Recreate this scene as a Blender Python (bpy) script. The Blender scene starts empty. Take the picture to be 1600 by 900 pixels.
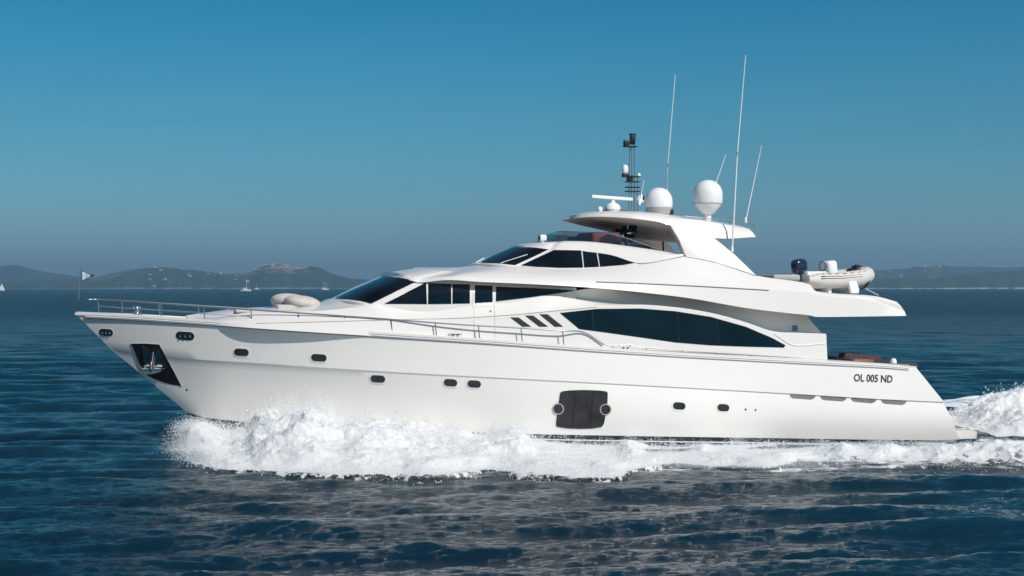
import bpy, bmesh, math, random
import numpy as np
from mathutils import Vector, Matrix
from mathutils.bvhtree import BVHTree
random.seed(7); rng = np.random.default_rng(7)
R = math.radians
S = bpy.context.scene
C = S.collection
# ------------------------------------------------------------------ camera
F, CX, CY, H = 2350.0, 800.0, 448.0, 4.95
cd = bpy.data.cameras.new('camera'); cam = bpy.data.objects.new('camera', cd); C.objects.link(cam)
cam.location = (0, 0, H); cam.rotation_euler = (R(90), 0, 0)
cd.sensor_width = 36; cd.lens = 36*F/1600; cd.shift_y = -2/1600
cd.clip_start = 0.5; cd.clip_end = 80000
S.camera = cam
# ------------------------------------------------------------------ sky, sun, exposure
SUN_EL, SUN_AZ = 39, 139          # azimuth measured from +Y towards +X
W = bpy.data.worlds.new('World'); S.world = W; W.use_nodes = True
nt = W.node_tree; N = nt.nodes; Lk = nt.links; N.clear()
out = N.new('ShaderNodeOutputWorld'); bg = N.new('ShaderNodeBackground'); bg.inputs[1].default_value = 0.1
sky = N.new('ShaderNodeTexSky'); sky.sky_type = 'NISHITA'; sky.sun_disc = False
sky.sun_elevation = R(SUN_EL); sky.sun_rotation = R(SUN_AZ)
sky.air_density = 1.0; sky.dust_density = 0.6; sky.ozone_density = 1.5
tc = N.new('ShaderNodeTexCoord'); sp = N.new('ShaderNodeSeparateXYZ'); Lk.new(tc.outputs['Generated'], sp.inputs[0])
rp = N.new('ShaderNodeValToRGB'); Lk.new(sp.outputs['Z'], rp.inputs[0])
SKY_TINT = [(0.0, (0.31, 0.53, 0.79)), (0.03, (0.31, 0.54, 0.78)), (0.065, (0.24, 0.55, 0.74)), (0.105, (0.17, 0.54, 0.69)), (0.146, (0.11, 0.54, 0.70)), (0.185, (0.058, 0.51, 0.69)), (0.34, (0.09, 0.50, 0.62)), (0.55, (0.62, 0.80, 0.86)), (1.0, (1.0, 0.97, 0.92))]
el = rp.color_ramp.elements
for i, (p, c) in enumerate(SKY_TINT):
    e = el[i] if i < 2 else el.new(p)
    e.position = p; e.color = (*c, 1)
mx = N.new('ShaderNodeMix'); mx.data_type = 'RGBA'; mx.blend_type = 'MULTIPLY'; mx.inputs[0].default_value = 1
Lk.new(sky.outputs[0], mx.inputs[6]); Lk.new(rp.outputs[0], mx.inputs[7]); 
wz = N.new('ShaderNodeTexNoise'); wz.inputs['Scale'].default_value = 2.2; wz.inputs['Detail'].default_value = 4
wm = N.new('ShaderNodeMapping'); wm.inputs['Scale'].default_value = (1, 1, 7); Lk.new(tc.outputs['Generated'], wm.inputs[0]); Lk.new(wm.outputs[0], wz.inputs[0])
wr_ = N.new('ShaderNodeMapRange'); wr_.inputs[1].default_value = .3; wr_.inputs[2].default_value = .7; wr_.inputs[3].default_value = .96; wr_.inputs[4].default_value = 1.04; Lk.new(wz.outputs[0], wr_.inputs[0])
w2 = N.new('ShaderNodeVectorMath'); w2.operation = 'SCALE'; Lk.new(mx.outputs[2], w2.inputs[0]); Lk.new(wr_.outputs[0], w2.inputs['Scale']); Lk.new(w2.outputs[0], bg.inputs[0]); Lk.new(bg.outputs[0], out.inputs[0])
sd = bpy.data.lights.new('sun', 'SUN'); sd.energy = 4.1; sd.angle = R(0.53); sd.color = (1, 0.94, 0.865)
sun = bpy.data.objects.new('sun', sd); C.objects.link(sun)
dvec = Vector((math.sin(R(SUN_AZ))*math.cos(R(SUN_EL)), math.cos(R(SUN_AZ))*math.cos(R(SUN_EL)), math.sin(R(SUN_EL))))
sun.rotation_euler = dvec.to_track_quat('Z', 'Y').to_euler(); sun.location = dvec*60
S.view_settings.view_transform = 'Standard'; S.view_settings.look = 'None'
S.view_settings.exposure = 0.0; S.view_settings.gamma = 1; S.view_settings.use_curve_mapping = False
# ------------------------------------------------------------------ materials
def mat(name, col, rough=0.5, metal=0, coat=0, noise=0, scale=3, bump=0, bscale=20, ior=1.45, spec=None, alpha=1):
    m = bpy.data.materials.new(name); m.use_nodes = True
    t = m.node_tree; n = t.nodes; l = t.links; b = n['Principled BSDF']
    b.inputs['Base Color'].default_value = (*col, 1); b.inputs['Roughness'].default_value = rough
    b.inputs['Metallic'].default_value = metal; b.inputs['Coat Weight'].default_value = coat; b.inputs['IOR'].default_value = ior
    b.inputs['Coat Roughness'].default_value = 0.08; b.inputs['Alpha'].default_value = alpha
    if spec is not None: b.inputs['Specular IOR Level'].default_value = spec
    co = n.new('ShaderNodeTexCoord')
    if noise:
        z = n.new('ShaderNodeTexNoise'); z.inputs['Scale'].default_value = scale; z.inputs['Detail'].default_value = 5
        l.new(co.outputs['Object'], z.inputs[0])
        r = n.new('ShaderNodeValToRGB'); l.new(z.outputs[0], r.inputs[0])
        r.color_ramp.elements[0].position = 0.3; r.color_ramp.elements[1].position = 0.7
        r.color_ramp.elements[0].color = (*[c*(1-noise) for c in col], 1); r.color_ramp.elements[1].color = (*[min(1, c*(1+noise)) for c in col], 1)
        l.new(r.outputs[0], b.inputs['Base Color'])
    if bump:
        z = n.new('ShaderNodeTexNoise'); z.inputs['Scale'].default_value = bscale; z.inputs['Detail'].default_value = 4
        l.new(co.outputs['Object'], z.inputs[0])
        bp = n.new('ShaderNodeBump'); bp.inputs['Strength'].default_value = bump; bp.inputs['Distance'].default_value = 0.02
        l.new(z.outputs[0], bp.inputs['Height']); l.new(bp.outputs[0], b.inputs['Normal'])
    return m
M = {}
M['gel'] = mat('white_gelcoat', (0.75, 0.715, 0.68), 0.32, coat=0.5, noise=0.012, scale=0.6, bump=0.012, bscale=1.6)
M['hull'] = mat('hull_gelcoat', (0.83, 0.795, 0.755), 0.28, coat=0.5, noise=0.012, scale=0.5, bump=0.012, bscale=1.0)
M['deck'] = mat('deck_paint', (0.60, 0.56, 0.50), 0.7, noise=0.06, scale=6)
M['teak'] = mat('teak', (0.30, 0.19, 0.11), 0.7, noise=0.2, scale=8)
M['navy'] = mat('bottom_paint', (0.012, 0.016, 0.028), 0.35, noise=0.2)
M['steel'] = mat('stainless_steel', (0.62, 0.62, 0.62), 0.18, metal=1)
M['dsteel'] = mat('rail_steel', (0.30, 0.31, 0.33), 0.3, metal=0.7)
M['rub'] = mat('grey_rubbing_band', (0.22, 0.23, 0.245), 0.4)
M['seam'] = mat('seam_grey', (0.33, 0.33, 0.33), 0.6)
M['glass'] = mat('tinted_glass', (0.0025, 0.006, 0.010), 0.03, ior=1.39, noise=0.8, scale=0.7)
M['black'] = mat('black_trim', (0.012, 0.012, 0.014), 0.45)
M['grey'] = mat('vent_grey', (0.17, 0.165, 0.16), 0.6)
M['darkgrey'] = mat('dark_grille', (0.022, 0.023, 0.025), 0.4, noise=0.5, scale=2.5)
M['white'] = mat('white_plastic', (0.80, 0.80, 0.79), 0.3)
M['cover'] = mat('canvas_cover', (0.55, 0.50, 0.46), 0.85, noise=0.10, scale=5, bump=0.9, bscale=5)
M['tube'] = mat('inflatable_fabric', (0.62, 0.59, 0.56), 0.55, noise=0.03, bump=0.1, bscale=6)
M['tubegrey'] = mat('grey_fabric', (0.38, 0.38, 0.37), 0.6)
M['cowl'] = mat('navy_cowl', (0.01, 0.02, 0.045), 0.2, coat=0.5)
M['maroon'] = mat('maroon_upholstery', (0.10, 0.030, 0.034), 0.7)
M['brown'] = mat('brown_upholstery', (0.06, 0.035, 0.035), 0.8)
M['wood'] = mat('varnished_wood', (0.24, 0.10, 0.04), 0.35, noise=0.2, scale=9)
M['suit'] = mat('dark_clothing', (0.012, 0.013, 0.02), 0.85)
M['skin'] = mat('skin', (0.35, 0.19, 0.13), 0.6)
M['hair'] = mat('dark_hair', (0.015, 0.011, 0.009), 0.7)
M['navyflag'] = mat('navy_cloth', (0.03, 0.06, 0.12), 0.8)
M['whiteflag'] = mat('pale_cloth', (0.62, 0.70, 0.78), 0.8)
M['blue'] = mat('emblem_blue', (0.08, 0.16, 0.26), 0.5)
M['letter'] = mat('lettering_dark', (0.03, 0.03, 0.035), 0.5)
M['ceil'] = mat('hardtop_lining', (0.66, 0.56, 0.50), 0.6, noise=0.08, scale=2)
def make_smoke():
    m = mat('smoked_acrylic', (0.01, 0.025, 0.04), 0.04, coat=0.3)
    m.node_tree.nodes['Principled BSDF'].inputs['Alpha'].default_value = 0.60
    return m
M['smoke'] = make_smoke()
# ------------------------------------------------------------------ helpers
def link(name, me, m=None, parent=None, smooth=35):
    o = bpy.data.objects.new(name, me); C.objects.link(o)
    if m is not None: me.materials.append(m)
    if parent is not None: o.parent = parent
    if smooth:
        me.polygons.foreach_set('use_smooth', [True]*len(me.polygons))
        me.set_sharp_from_angle(angle=R(smooth))
    me.update()
    return o
def mk(name, verts, faces, m, parent=None, smooth=35, fix=True):
    me = bpy.data.meshes.new(name); me.from_pydata([tuple(v) for v in verts], [], faces)
    if fix:
        bm = bmesh.new(); bm.from_mesh(me)
        bmesh.ops.remove_doubles(bm, verts=bm.verts, dist=1e-4)
        bmesh.ops.recalc_face_normals(bm, faces=bm.faces); bm.to_mesh(me); bm.free()
    return link(name, me, m, parent, smooth)
def from_bm(name, bm, m, parent=None, smooth=35):
    me = bpy.data.meshes.new(name); bm.to_mesh(me); bm.free()
    return link(name, me, m, parent, smooth)
def tag(o, label=None, cat=None, group=None, kind=None):
    if label: o['label'] = label
    if cat: o['category'] = cat
    if group: o['group'] = group
    if kind: o['kind'] = kind
    return o
def empty(name, loc, rz=0):
    o = bpy.data.objects.new(name, None); C.objects.link(o); o.location = loc; o.rotation_euler = (0, 0, rz)
    o.empty_display_size = 0.3
    return o
def tube_bm(bm, pts, r, n=8, r2=None, closed=False):
    pts = [Vector(p) for p in pts]; K = len(pts); rings = []
    for i, p in enumerate(pts):
        a = pts[max(0, i-1)]; b = pts[min(K-1, i+1)]
        if closed: a = pts[(i-1) % K]; b = pts[(i+1) % K]
        d = (b-a).normalized()
        up = Vector((0, 0, 1)) if abs(d.z) < 0.9 else Vector((1, 0, 0))
        s = d.cross(up).normalized(); u = s.cross(d).normalized()
        if r2 is None: rr = r
        else: rr = r+(r2-r)*i/(K-1)
        rings.append([bm.verts.new(p+s*math.cos(2*math.pi*k/n)*rr+u*math.sin(2*math.pi*k/n)*rr) for k in range(n)])
    for i in range(K if closed else K-1):
        A = rings[i]; B = rings[(i+1) % K]
        for k in range(n): bm.faces.new((A[k], A[(k+1) % n], B[(k+1) % n], B[k]))
    if not closed:
        bm.faces.new(rings[0]); bm.faces.new(list(reversed(rings[-1])))
def tube(name, pts, r, m, parent=None, n=8, r2=None):
    bm = bmesh.new(); tube_bm(bm, pts, r, n, r2); bmesh.ops.recalc_face_normals(bm, faces=bm.faces)
    return from_bm(name, bm, m, parent, 50)
def lathe_bm(bm, prof, c=(0, 0, 0), n=24):
    rings = []
    for (r, z) in prof:
        if r < 1e-5: rings.append([bm.verts.new((c[0], c[1], c[2]+z))])
        else: rings.append([bm.verts.new((c[0]+r*math.cos(2*math.pi*k/n), c[1]+r*math.sin(2*math.pi*k/n), c[2]+z)) for k in range(n)])
    for A, B in zip(rings, rings[1:]):
        for k in range(n):
            if len(A) == 1 and len(B) == 1: continue
            if len(A) == 1: bm.faces.new((A[0], B[k], B[(k+1) % n]))
            elif len(B) == 1: bm.faces.new((A[k], A[(k+1) % n], B[0]))
            else: bm.faces.new((A[k], A[(k+1) % n], B[(k+1) % n], B[k]))
    bmesh.ops.recalc_face_normals(bm, faces=bm.faces)
def lathe(name, prof, c, m, parent=None, n=28):
    bm = bmesh.new(); lathe_bm(bm, prof, c, n); return from_bm(name, bm, m, parent, 40)
def box_bm(bm, c, s, bev=0.0, rz=0, seg=3, mtx=None):
    r = bmesh.ops.create_cube(bm, size=1); vs = r['verts']
    bmesh.ops.scale(bm, vec=s, verts=vs)
    es = list({e for v in vs for e in v.link_edges})
    if bev:
        q = bmesh.ops.bevel(bm, geom=es, offset=bev, segments=seg, affect='EDGES', profile=0.5); vs = [v for v in q['verts']]
        vs = list({v for f in q['faces'] for v in f.verts} | set(vs))
    if rz: bmesh.ops.rotate(bm, cent=(0, 0, 0), matrix=Matrix.Rotation(rz, 3, 'Z'), verts=vs)
    if mtx is not None: bmesh.ops.transform(bm, matrix=mtx, verts=vs)
    bmesh.ops.translate(bm, vec=c, verts=vs)
def box(name, c, s, m, parent=None, bev=0.02, rz=0, mtx=None, seg=3):
    bm = bmesh.new(); box_bm(bm, c, s, bev, rz, seg, mtx); return from_bm(name, bm, m, parent, 40)
def catmull(P, sub, closed=False):
    P = [np.array(p, float) for p in P]; out = []; K = len(P)
    for i in range(K if closed else K-1):
        if closed: p0, p1, p2, p3 = P[(i-1) % K], P[i], P[(i+1) % K], P[(i+2) % K]
        else: p0, p1, p2, p3 = P[max(i-1, 0)], P[i], P[i+1], P[min(i+2, K-1)]
        for k in range(sub):
            t = k/sub
            # centripetal-ish cubic hermite with limited tangents
            d1 = max(np.linalg.norm(p2-p1), 1e-6); d0 = max(np.linalg.norm(p1-p0), 1e-6); d2 = max(np.linalg.norm(p3-p2), 1e-6)
            m1 = (p2-p0)/(d0+d1)*d1 if (closed or i > 0) else (p2-p1); m2 = (p3-p1)/(d1+d2)*d1 if (closed or i < K-2) else (p2-p1)
            t2 = t*t; t3 = t2*t
            out.append((2*t3-3*t2+1)*p1+(t3-2*t2+t)*m1+(-2*t3+3*t2)*p2+(t3-t2)*m2)
    if not closed: out.append(P[-1])
    return out
# ------------------------------------------------------------------ the yacht's own frame: x aft, y to starboard, z up
TH = R(15); OX, OY = 13.7, 52.0
def world2loc(X, Y): 
    dx, dy = X-OX, Y-OY
    return (math.cos(TH)*dx+math.sin(TH)*dy, -math.sin(TH)*dx+math.cos(TH)*dy)
def L(px, py, y):
    dx = (px-CX)/F; dz = (CY-py)/F
    s = (y - math.sin(TH)*OX + math.cos(TH)*OY)/(-math.sin(TH)*dx+math.cos(TH))
    lx, ly = world2loc(s*dx, s)
    return Vector((lx, y, H+s*dz))
def Wp(px, py, z=0.0):     # pixel ray on a level plane
    s = (z-H)/((CY-py)/F); return Vector(((px-CX)/F*s, s, z))
def Lf(px, py, bf):
    y = -2.5
    for _ in range(40):
        p = L(px, py, y); y = 0.5*y+0.5*(-bf(p.x))
    return L(px, py, y)
yacht = empty('motor_yacht', (OX, OY, 0), TH)
tag(yacht, 'large white three-deck motor yacht speeding to the left with raked dark windows and white hardtop', 'motor yacht')
M0 = Matrix.Translation((OX, OY, 0)) @ Matrix.Rotation(TH, 4, 'Z'); M0i = M0.inverted()
camL = M0i @ Vector((0, 0, H))
def ray(px, py):
    return ((M0i.to_3x3()) @ Vector(((px-CX)/F, 1, (CY-py)/F))).normalized()
BV = {}
def add_bvh(key, o):
    BV[key] = BVHTree.FromPolygons([v.co.copy() for v in o.data.vertices], [tuple(p.vertices) for p in o.data.polygons])
def hit(px, py, keys, off=0.0, flat=True):
    d = ray(px, py); best = None
    for k in keys:
        co, no, idx, dist = BV[k].ray_cast(camL, d)
        if co is not None and (best is None or dist < best[2]): best = (co, no, dist)
    if best is None: return None
    co, no, _ = best
    if no.dot(d) > 0: no = -no
    return co+no*off
def panel(name, poly, keys, m, off=0.018, cell=8, skirt=0.04, parent=yacht, rounded=0, smooth=30):
    """a panel that lies on the surface it is fitted into"""
    bm = bmesh.new(); vs = [bm.verts.new((p[0], p[1], 0)) for p in poly]; bm.faces.new(vs)
    bmesh.ops.triangulate(bm, faces=bm.faces[:])
    for _ in range(6):
        long = [e for e in bm.edges if e.calc_length() > cell]
        if not long: break
        bmesh.ops.subdivide_edges(bm, edges=long, cuts=1); bmesh.ops.triangulate(bm, faces=bm.faces[:])
    bm.verts.ensure_lookup_table(); prev = None; miss = []
    for v in bm.verts:
        h = hit(v.co.x, v.co.y, keys, off)
        if h is None: miss.append(v)
        else: v.co = h; v.tag = True
    for v in miss:
        nb = [e.other_vert(v).co for e in v.link_edges if e.other_vert(v).tag]
        y = sum(q.y for q in nb)/len(nb) if nb else -2.5
        v.co = L(v.co.x, v.co.y, y); v.tag = True
    if skirt:
        be = [e for e in bm.edges if e.is_boundary]
        r = bmesh.ops.extrude_edge_only(bm, edges=be)
        nv = [g for g in r['geom'] if isinstance(g, bmesh.types.BMVert)]
        cdir = Vector((0, 1, 0))
        for v in nv: v.co += cdir*skirt
    bmesh.ops.recalc_face_normals(bm, faces=bm.faces)
    f0 = max(bm.faces, key=lambda f: -f.calc_center_median().y)
    return from_bm(name, bm, m, parent, smooth)
def stadium(cx, cy, w, h, tilt=0.06, n=7):
    P = []; r = h/2
    for k in range(n): a = -math.pi/2+math.pi*k/(n-1); P.append((w/2-r+r*math.cos(a), r*math.sin(a)))
    for k in range(n): a = math.pi/2+math.pi*k/(n-1); P.append((-w/2+r+r*math.cos(a), r*math.sin(a)))
    return [(cx+x, cy+y+x*tilt) for x, y in P]
def seam(name, path, keys, r, m, sub=6, off=0.0, parent=yacht, n=6):
    P = catmull([(a, b, 0) for a, b in path], sub); Q = []
    for p in P:
        h = hit(p[0], p[1], keys, off)
        if h is not None: Q.append(h)
    return tube(name, Q, r, m, parent, n)
def loft(name, curves, m, parent=yacht, sub=6, mirror=True, rows=None, cap0=False, cap1=False, smooth=35, lin=False):
    """curves: rows of matching control points in yacht space"""
    cs = [[Vector(p) for p in (c if lin else catmull(c, sub))] for c in curves]
    rings = []
    for i, c in enumerate(cs):
        rings.append(c)
        if rows and i < len(cs)-1 and rows[i] > 1:
            for k in range(1, rows[i]): rings.append([a.lerp(b, k/rows[i]) for a, b in zip(c, cs[i+1])])
    V = []; Fc = []
    for sgn in ((1, -1) if mirror else (1,)):
        base = len(V); n = len(rings[0])
        for r in rings:
            for p in r: V.append((p[0], p[1]*sgn, p[2]))
        for i in range(len(rings)-1):
            for j in range(n-1):
                q = (base+i*n+j, base+i*n+j+1, base+(i+1)*n+j+1, base+(i+1)*n+j)
                Fc.append(q if sgn == 1 else q[::-1])
        if mirror:
            for flag, j in ((cap0, 0), (cap1, n-1)):
                if flag and sgn == -1:
                    a = [i*n+j for i in range(len(rings))]; b = [base+i*n+j for i in range(len(rings))]
                    for i in range(len(rings)-1): Fc.append((a[i], a[i+1], b[i+1], b[i]))
    return mk(name, V, Fc, m, parent, smooth)
# ------------------------------------------------------------------ hull
def bcurve(xb, xs, B, s0, p, aft=0.05):
    def f(x):
        s = min(max((x-xb)/(xs-xb), 0), 1)
        b = B*(1-(1-min(s/s0, 1))**p)
        return b*(1-aft*max(0, (s-0.6)/0.4)**2)
    return f
def hull_curve(tab, B, s0, p, aft=0.05, n=110):
    xb = L(tab[0][0], tab[0][1], 0).x; xs = L(tab[-1][0], tab[-1][1], -B*(1-aft)).x
    bf = bcurve(xb, xs, B, s0, p, aft)
    P = [L(tab[0][0], tab[0][1], 0)]+[Lf(a, b, bf) for a, b in tab[1:]]
    Q = catmull([tuple(q) for q in P], 12); Q = np.array(Q)
    t = np.linspace(0, 1, n)**1.25; X = P[0].x+(P[-1].x-P[0].x)*t
    zz = np.interp(X, Q[:, 0], Q[:, 2]); yy = [-bf(x) for x in X]
    return [Vector((a, b, c)) for a, b, c in zip(X, yy, zz)], bf
SHEER = [(117, 489.5), (140, 490.5), (170, 492), (200, 493.5), (253, 497), (320, 501.5), (394, 507), (450, 511), (541, 517), (613, 522), (682, 526.5), (747, 531), (816, 536), (880, 541), (950, 546), (1050, 552.5), (1165, 559), (1294, 566), (1380, 570.5), (1432, 575)]
KN = [(174, 546), (235, 554), (300, 561), (400, 567), (500, 574), (650, 583), (800, 591), (1020, 602.6), (1229, 614.5), (1375, 623.5), (1475, 628)]
CH = [(292, 644), (320, 652), (345, 655.5), (386, 659), (500, 665), (650, 672), (825, 678), (1000, 681.5), (1240, 685), (1360, 687), (1499, 688)]
sh, b_sheer = hull_curve(SHEER, 3.35, 0.62, 2.25)
kn, b_kn = hull_curve(KN, 3.38, 0.64, 2.2, 0.04)
ch, b_ch = hull_curve(CH, 3.2, 0.64, 2.0, 0.02)
n = len(sh); tt = np.linspace(0, 1, n)**1.25
def mid(a, b, w, bulge): return [p.lerp(q, w)+Vector((0, bulge(t), 0)) for p, q, t in zip(a, b, tt)]
fl = lambda k: (lambda t: k*math.sin(min(1, t/0.55)*math.pi) if t < 0.55 else 0)
kn2 = [p+Vector((0, 0.045*min(1, t/0.12), -0.03*min(1, t/0.1))) for p, t in zip(kn, tt)]
knu = [p+Vector((0, 0, 0.0)) for p in kn]
top = [p+Vector((0, 0.02, 0)) for p in sh]
rowsU = [sh, mid(sh, kn, .25, fl(.0)), mid(sh, kn, .5, fl(.0)), mid(sh, kn, .75, fl(.0)), knu, kn2]
rowsL = [kn2]+[mid(kn2, ch, w, (lambda t, w=w: fl(0.12*math.sin(w*math.pi))(t)-0.10*math.sin(w*math.pi)*(1 if t > .55 else t/.55))) for w in (.125, .25, .375, .5, .625, .75, .875)]+[ch]
hullrows = rowsU+rowsL[1:]
hull = loft('hull', hullrows, M['hull'], lin=True, smooth=30)
# transom cap
A = [r[-1] for r in hullrows]
V = [tuple(p) for p in A]+[(p[0], -p[1], p[2]) for p in A]; k = len(A)
tr = mk('transom', V, [(i, i+1, k+i+1, k+i) for i in range(k-1)], M['hull'], yacht)
# boot and bottom
kf = lambda t: min(1, t*5+0.05)
z0 = [Vector((p.x, p.y+0.03, p.z-0.005)) for p in ch]
b1 = [Vector((p.x, p.y+0.05, p.z-0.14)) for p in ch]
b2 = [Vector((p.x, p.y+0.055, p.z-0.175)) for p in ch]
b3 = [Vector((p.x+.5*(1-t), p.y+0.12*kf(t), p.z-0.14-0.41*kf(t))) for p, t in zip(ch, tt)]
b4 = [Vector((p.x+0.8*(1-t), p.y*0.03, p.z-0.2-1.15*kf(t))) for p, t in zip(ch, tt)]
bot = loft('bottom', [z0, b1, b2, b3, b4], M['navy'], lin=True)
st = [Vector((p.x, p.y-0.006, p.z)) for p in b1]; st2 = [Vector((p.x, p.y-0.006, p.z)) for p in b2]
loft('boot_stripe', [st[30:], st2[30:]], M['white'], lin=True, smooth=0)
add_bvh('hull', hull)
# cap rail and deck
inn = [Vector((p.x+0.05, min(p.y+0.22, -0.01), p.z)) for p in sh]
dk = [Vector((p.x+0.06, min(p.y+0.24, -0.005), p.z-0.07)) for p in sh]
dc = [Vector((p.x+0.06, 0.0, p.z-0.02)) for p in sh]
loft('cap_rail', [[p+Vector((0, 0.0, -0.05)) for p in sh], [p+Vector((0, 0.0, 0.035)) for p in sh], [p+Vector((0.03, 0.05, 0.05)) for p in sh], [p+Vector((0, 0, 0.04)) for p in inn], dk], M['gel'], lin=True)
deck = loft('deck', [dk, dc], M['deck'], lin=True)
Q = []
bandA = [p+Vector((0, -0.010, -0.035)) for p in sh]; bandB = [p+Vector((0, -0.012, -0.12)) for p in sh]; bandC = [p+Vector((0, 0.02, -0.14)) for p in sh]; band0 = [p+Vector((0, 0.02, -0.02)) for p in sh]
loft('rubbing_band', [c[3:-1] for c in (band0, bandA, bandB, bandC)], M['rub'], lin=True)
loft('rub_strip', [[p+Vector((0, -0.013, -0.055)) for p in sh[3:-1]], [p+Vector((0, -0.022, -0.07)) for p in sh[3:-1]], [p+Vector((0, -0.013, -0.085)) for p in sh[3:-1]]], M['white'], lin=True)
# swim platform
pf = [L(1490, 673, -2.95), L(1512, 671.5, -2.9), L(1527, 675, -2.5)]
pb = [L(1490, 690, -2.95), L(1510, 690, -2.9), L(1525, 688.5, -2.5)]
z1 = pf[1].z
loft('swim_platform', [[pb[0], pb[1], pb[2], Vector((pb[2].x+0.3, 0, pb[2].z))], [pf[0], pf[1], pf[2], Vector((pf[2].x+0.3, 0, pf[2].z))],
     [pf[0]+Vector((0, .3, 0.02)), pf[1]+Vector((-.1, .3, 0.02)), pf[2]+Vector((-.3, .3, 0.02)), Vector((pf[2].x, 0, pf[2].z+0.02))], [Vector((pf[0].x, 0, z1)), Vector((pf[0].x+.2, 0, z1)), Vector((pf[0].x+.4, 0, z1)), Vector((pf[0].x+.5, 0, z1))]], M['gel'], sub=5)
box('platform_teak', (pf[0].x+0.35, 0, z1+0.03), (0.7, 5.0, 0.02), M['teak'], yacht, 0)
# ------------------------------------------------------------------ foredeck trunk and main-deck sides
def deckz(x):
    for p, q in zip(sh, sh[1:]):
        if p.x <= x <= q.x: return p.z+(q.z-p.z)*(x-p.x)/(q.x-p.x)
    return sh[-1].z if x > sh[-1].x else sh[0].z
TB = [(300, 500.5, -1.0), (350, 503.5, -1.7), (400, 505.5, -2.1), (480, 503.5, -2.42), (550, 501.5, -2.58), (620, 499.8, -2.68), (680, 498.5, -2.74), (740, 496, -2.8), (800, 492, -2.86), (870, 485.5, -2.93), (932, 479.5, -3.0), (1000, 477.5, -3.04), (1055, 481.5, -3.06), (1110, 490, -3.08), (1165, 504.5, -3.1), (1209, 519, -3.1), (1250, 521.5, -3.1), (1291, 523, -3.08)]
TC = [(294, 499, -.5), (335, 494.5, -1.0), (385, 490, -1.5), (455, 488, -1.9), (530, 483, -2.15), (585, 476, -2.38), (650, 475.5, -2.25), (734, 474, -2.5), (800, 469, -2.54), (870, 459, -2.6), (932, 450, -2.65), (1000, 455, -2.7), (1055, 461, -2.7), (1110, 470, -2.7), (1165, 480, -2.7), (1209, 485.5, -2.7), (1240, 489, -2.7), (1266, 492, -2.7)]
TI = {9: (868, 460, -2.62), 10: (921, 468.5, -2.5), 11: (992, 476.5, -2.25), 12: (1047, 480.5, -2.25), 13: (1102, 489, -2.25), 14: (1157, 503.5, -2.25), 15: (1201, 518, -2.25), 16: (1242, 520.5, -2.25), 17: (1285, 522, -2.5)}
TC = [(a-7, b, -2.2) if i > 10 else (a, b, c_) for i, (a, b, c_) in enumerate(TC)]
TD = [(290, 498.5, 0), (322, 493.5, 0), (365, 487, 0), (430, 482, 0), (493, 475, 0), (514, 467, 0), (600, 467, 0), (700, 466, 0), (770, 463, 0), (840, 458, 0), (900, 450, 0), (960, 452, 0), (1020, 458, 0), (1075, 465, 0), (1130, 474, 0), (1175, 480, 0), (1200, 484, 0), (1226, 487, 0)]
cb = [L(*p) for p in TB]; cc = [L(*p) for p in TC]; cdn = [L(*p) for p in TD]
ca = [Vector((p.x, p.y-0.10*min(1, i/3), min(deckz(p.x)-0.1, p.z-0.02))) for i, p in enumerate(cb)]
cb2 = [Vector((p.x, p.y+0.05, p.z+0.03)) for p in cb]
ci = [L(*TI[i]) if i in TI else p.lerp(q, .97) for i, (p, q) in enumerate(zip(cb2, cc))]
cm = [p.lerp(q, .5)+Vector((0, 0, 0.10 if i < 6 else 0)) for i, (p, q) in enumerate(zip(cc, cdn))]
trunk = loft('main_deck_house', [ca, cb, cb2, ci, cc, cm, cdn], M['gel'], sub=6, cap1=True, smooth=28, rows=[5, 1, 3, 2, 2, 2])
add_bvh('trunk', trunk)
# front bulge and windscreen house
def arc_curve(center, corner, n=8, e=2.3):
    c = L(*center); k = L(*corner); out = []
    for i in range(n):
        a = math.pi/2*i/(n-1)
        y = k.y*math.sin(a)**(2/e) if i else 0
        w = 1-max(0, math.cos(a))**(2/e) if i < n-1 else 1
        out.append(Vector((c.x+(k.x-c.x)*w, y, c.z+(k.z-c.z)*w)))
    return out
hb = arc_curve((518, 468, 0), (583, 476, -2.3))+[L(*p) for p in [(600, 477, -2.4), (666, 477, -2.5), (734, 476, -2.54), (775, 473, -2.57), (855, 462.5, -2.62), (900, 455, -2.66)]]
ht = arc_curve((600, 431, 0), (653, 439.5, -2.1))+[L(*p) for p in [(665, 440.5, -2.18), (690, 439, -2.3), (734, 441, -2.38), (775, 444, -2.42), (855, 448, -2.5), (900, 449, -2.6)]]
hbl = [p+Vector((0, 0.02, -0.25)) for p in hb]
hmid = [p.lerp(q, .5)+Vector((0, -0.05 if i > 6 else -.03, 0.03)) for i, (p, q) in enumerate(zip(hb, ht))]
house = loft('deckhouse', [hbl, hb, hmid, ht, [p+Vector((0, 0.1, 0.12)) for p in ht]], M['gel'], sub=4, smooth=35)
add_bvh('house', house)
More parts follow.
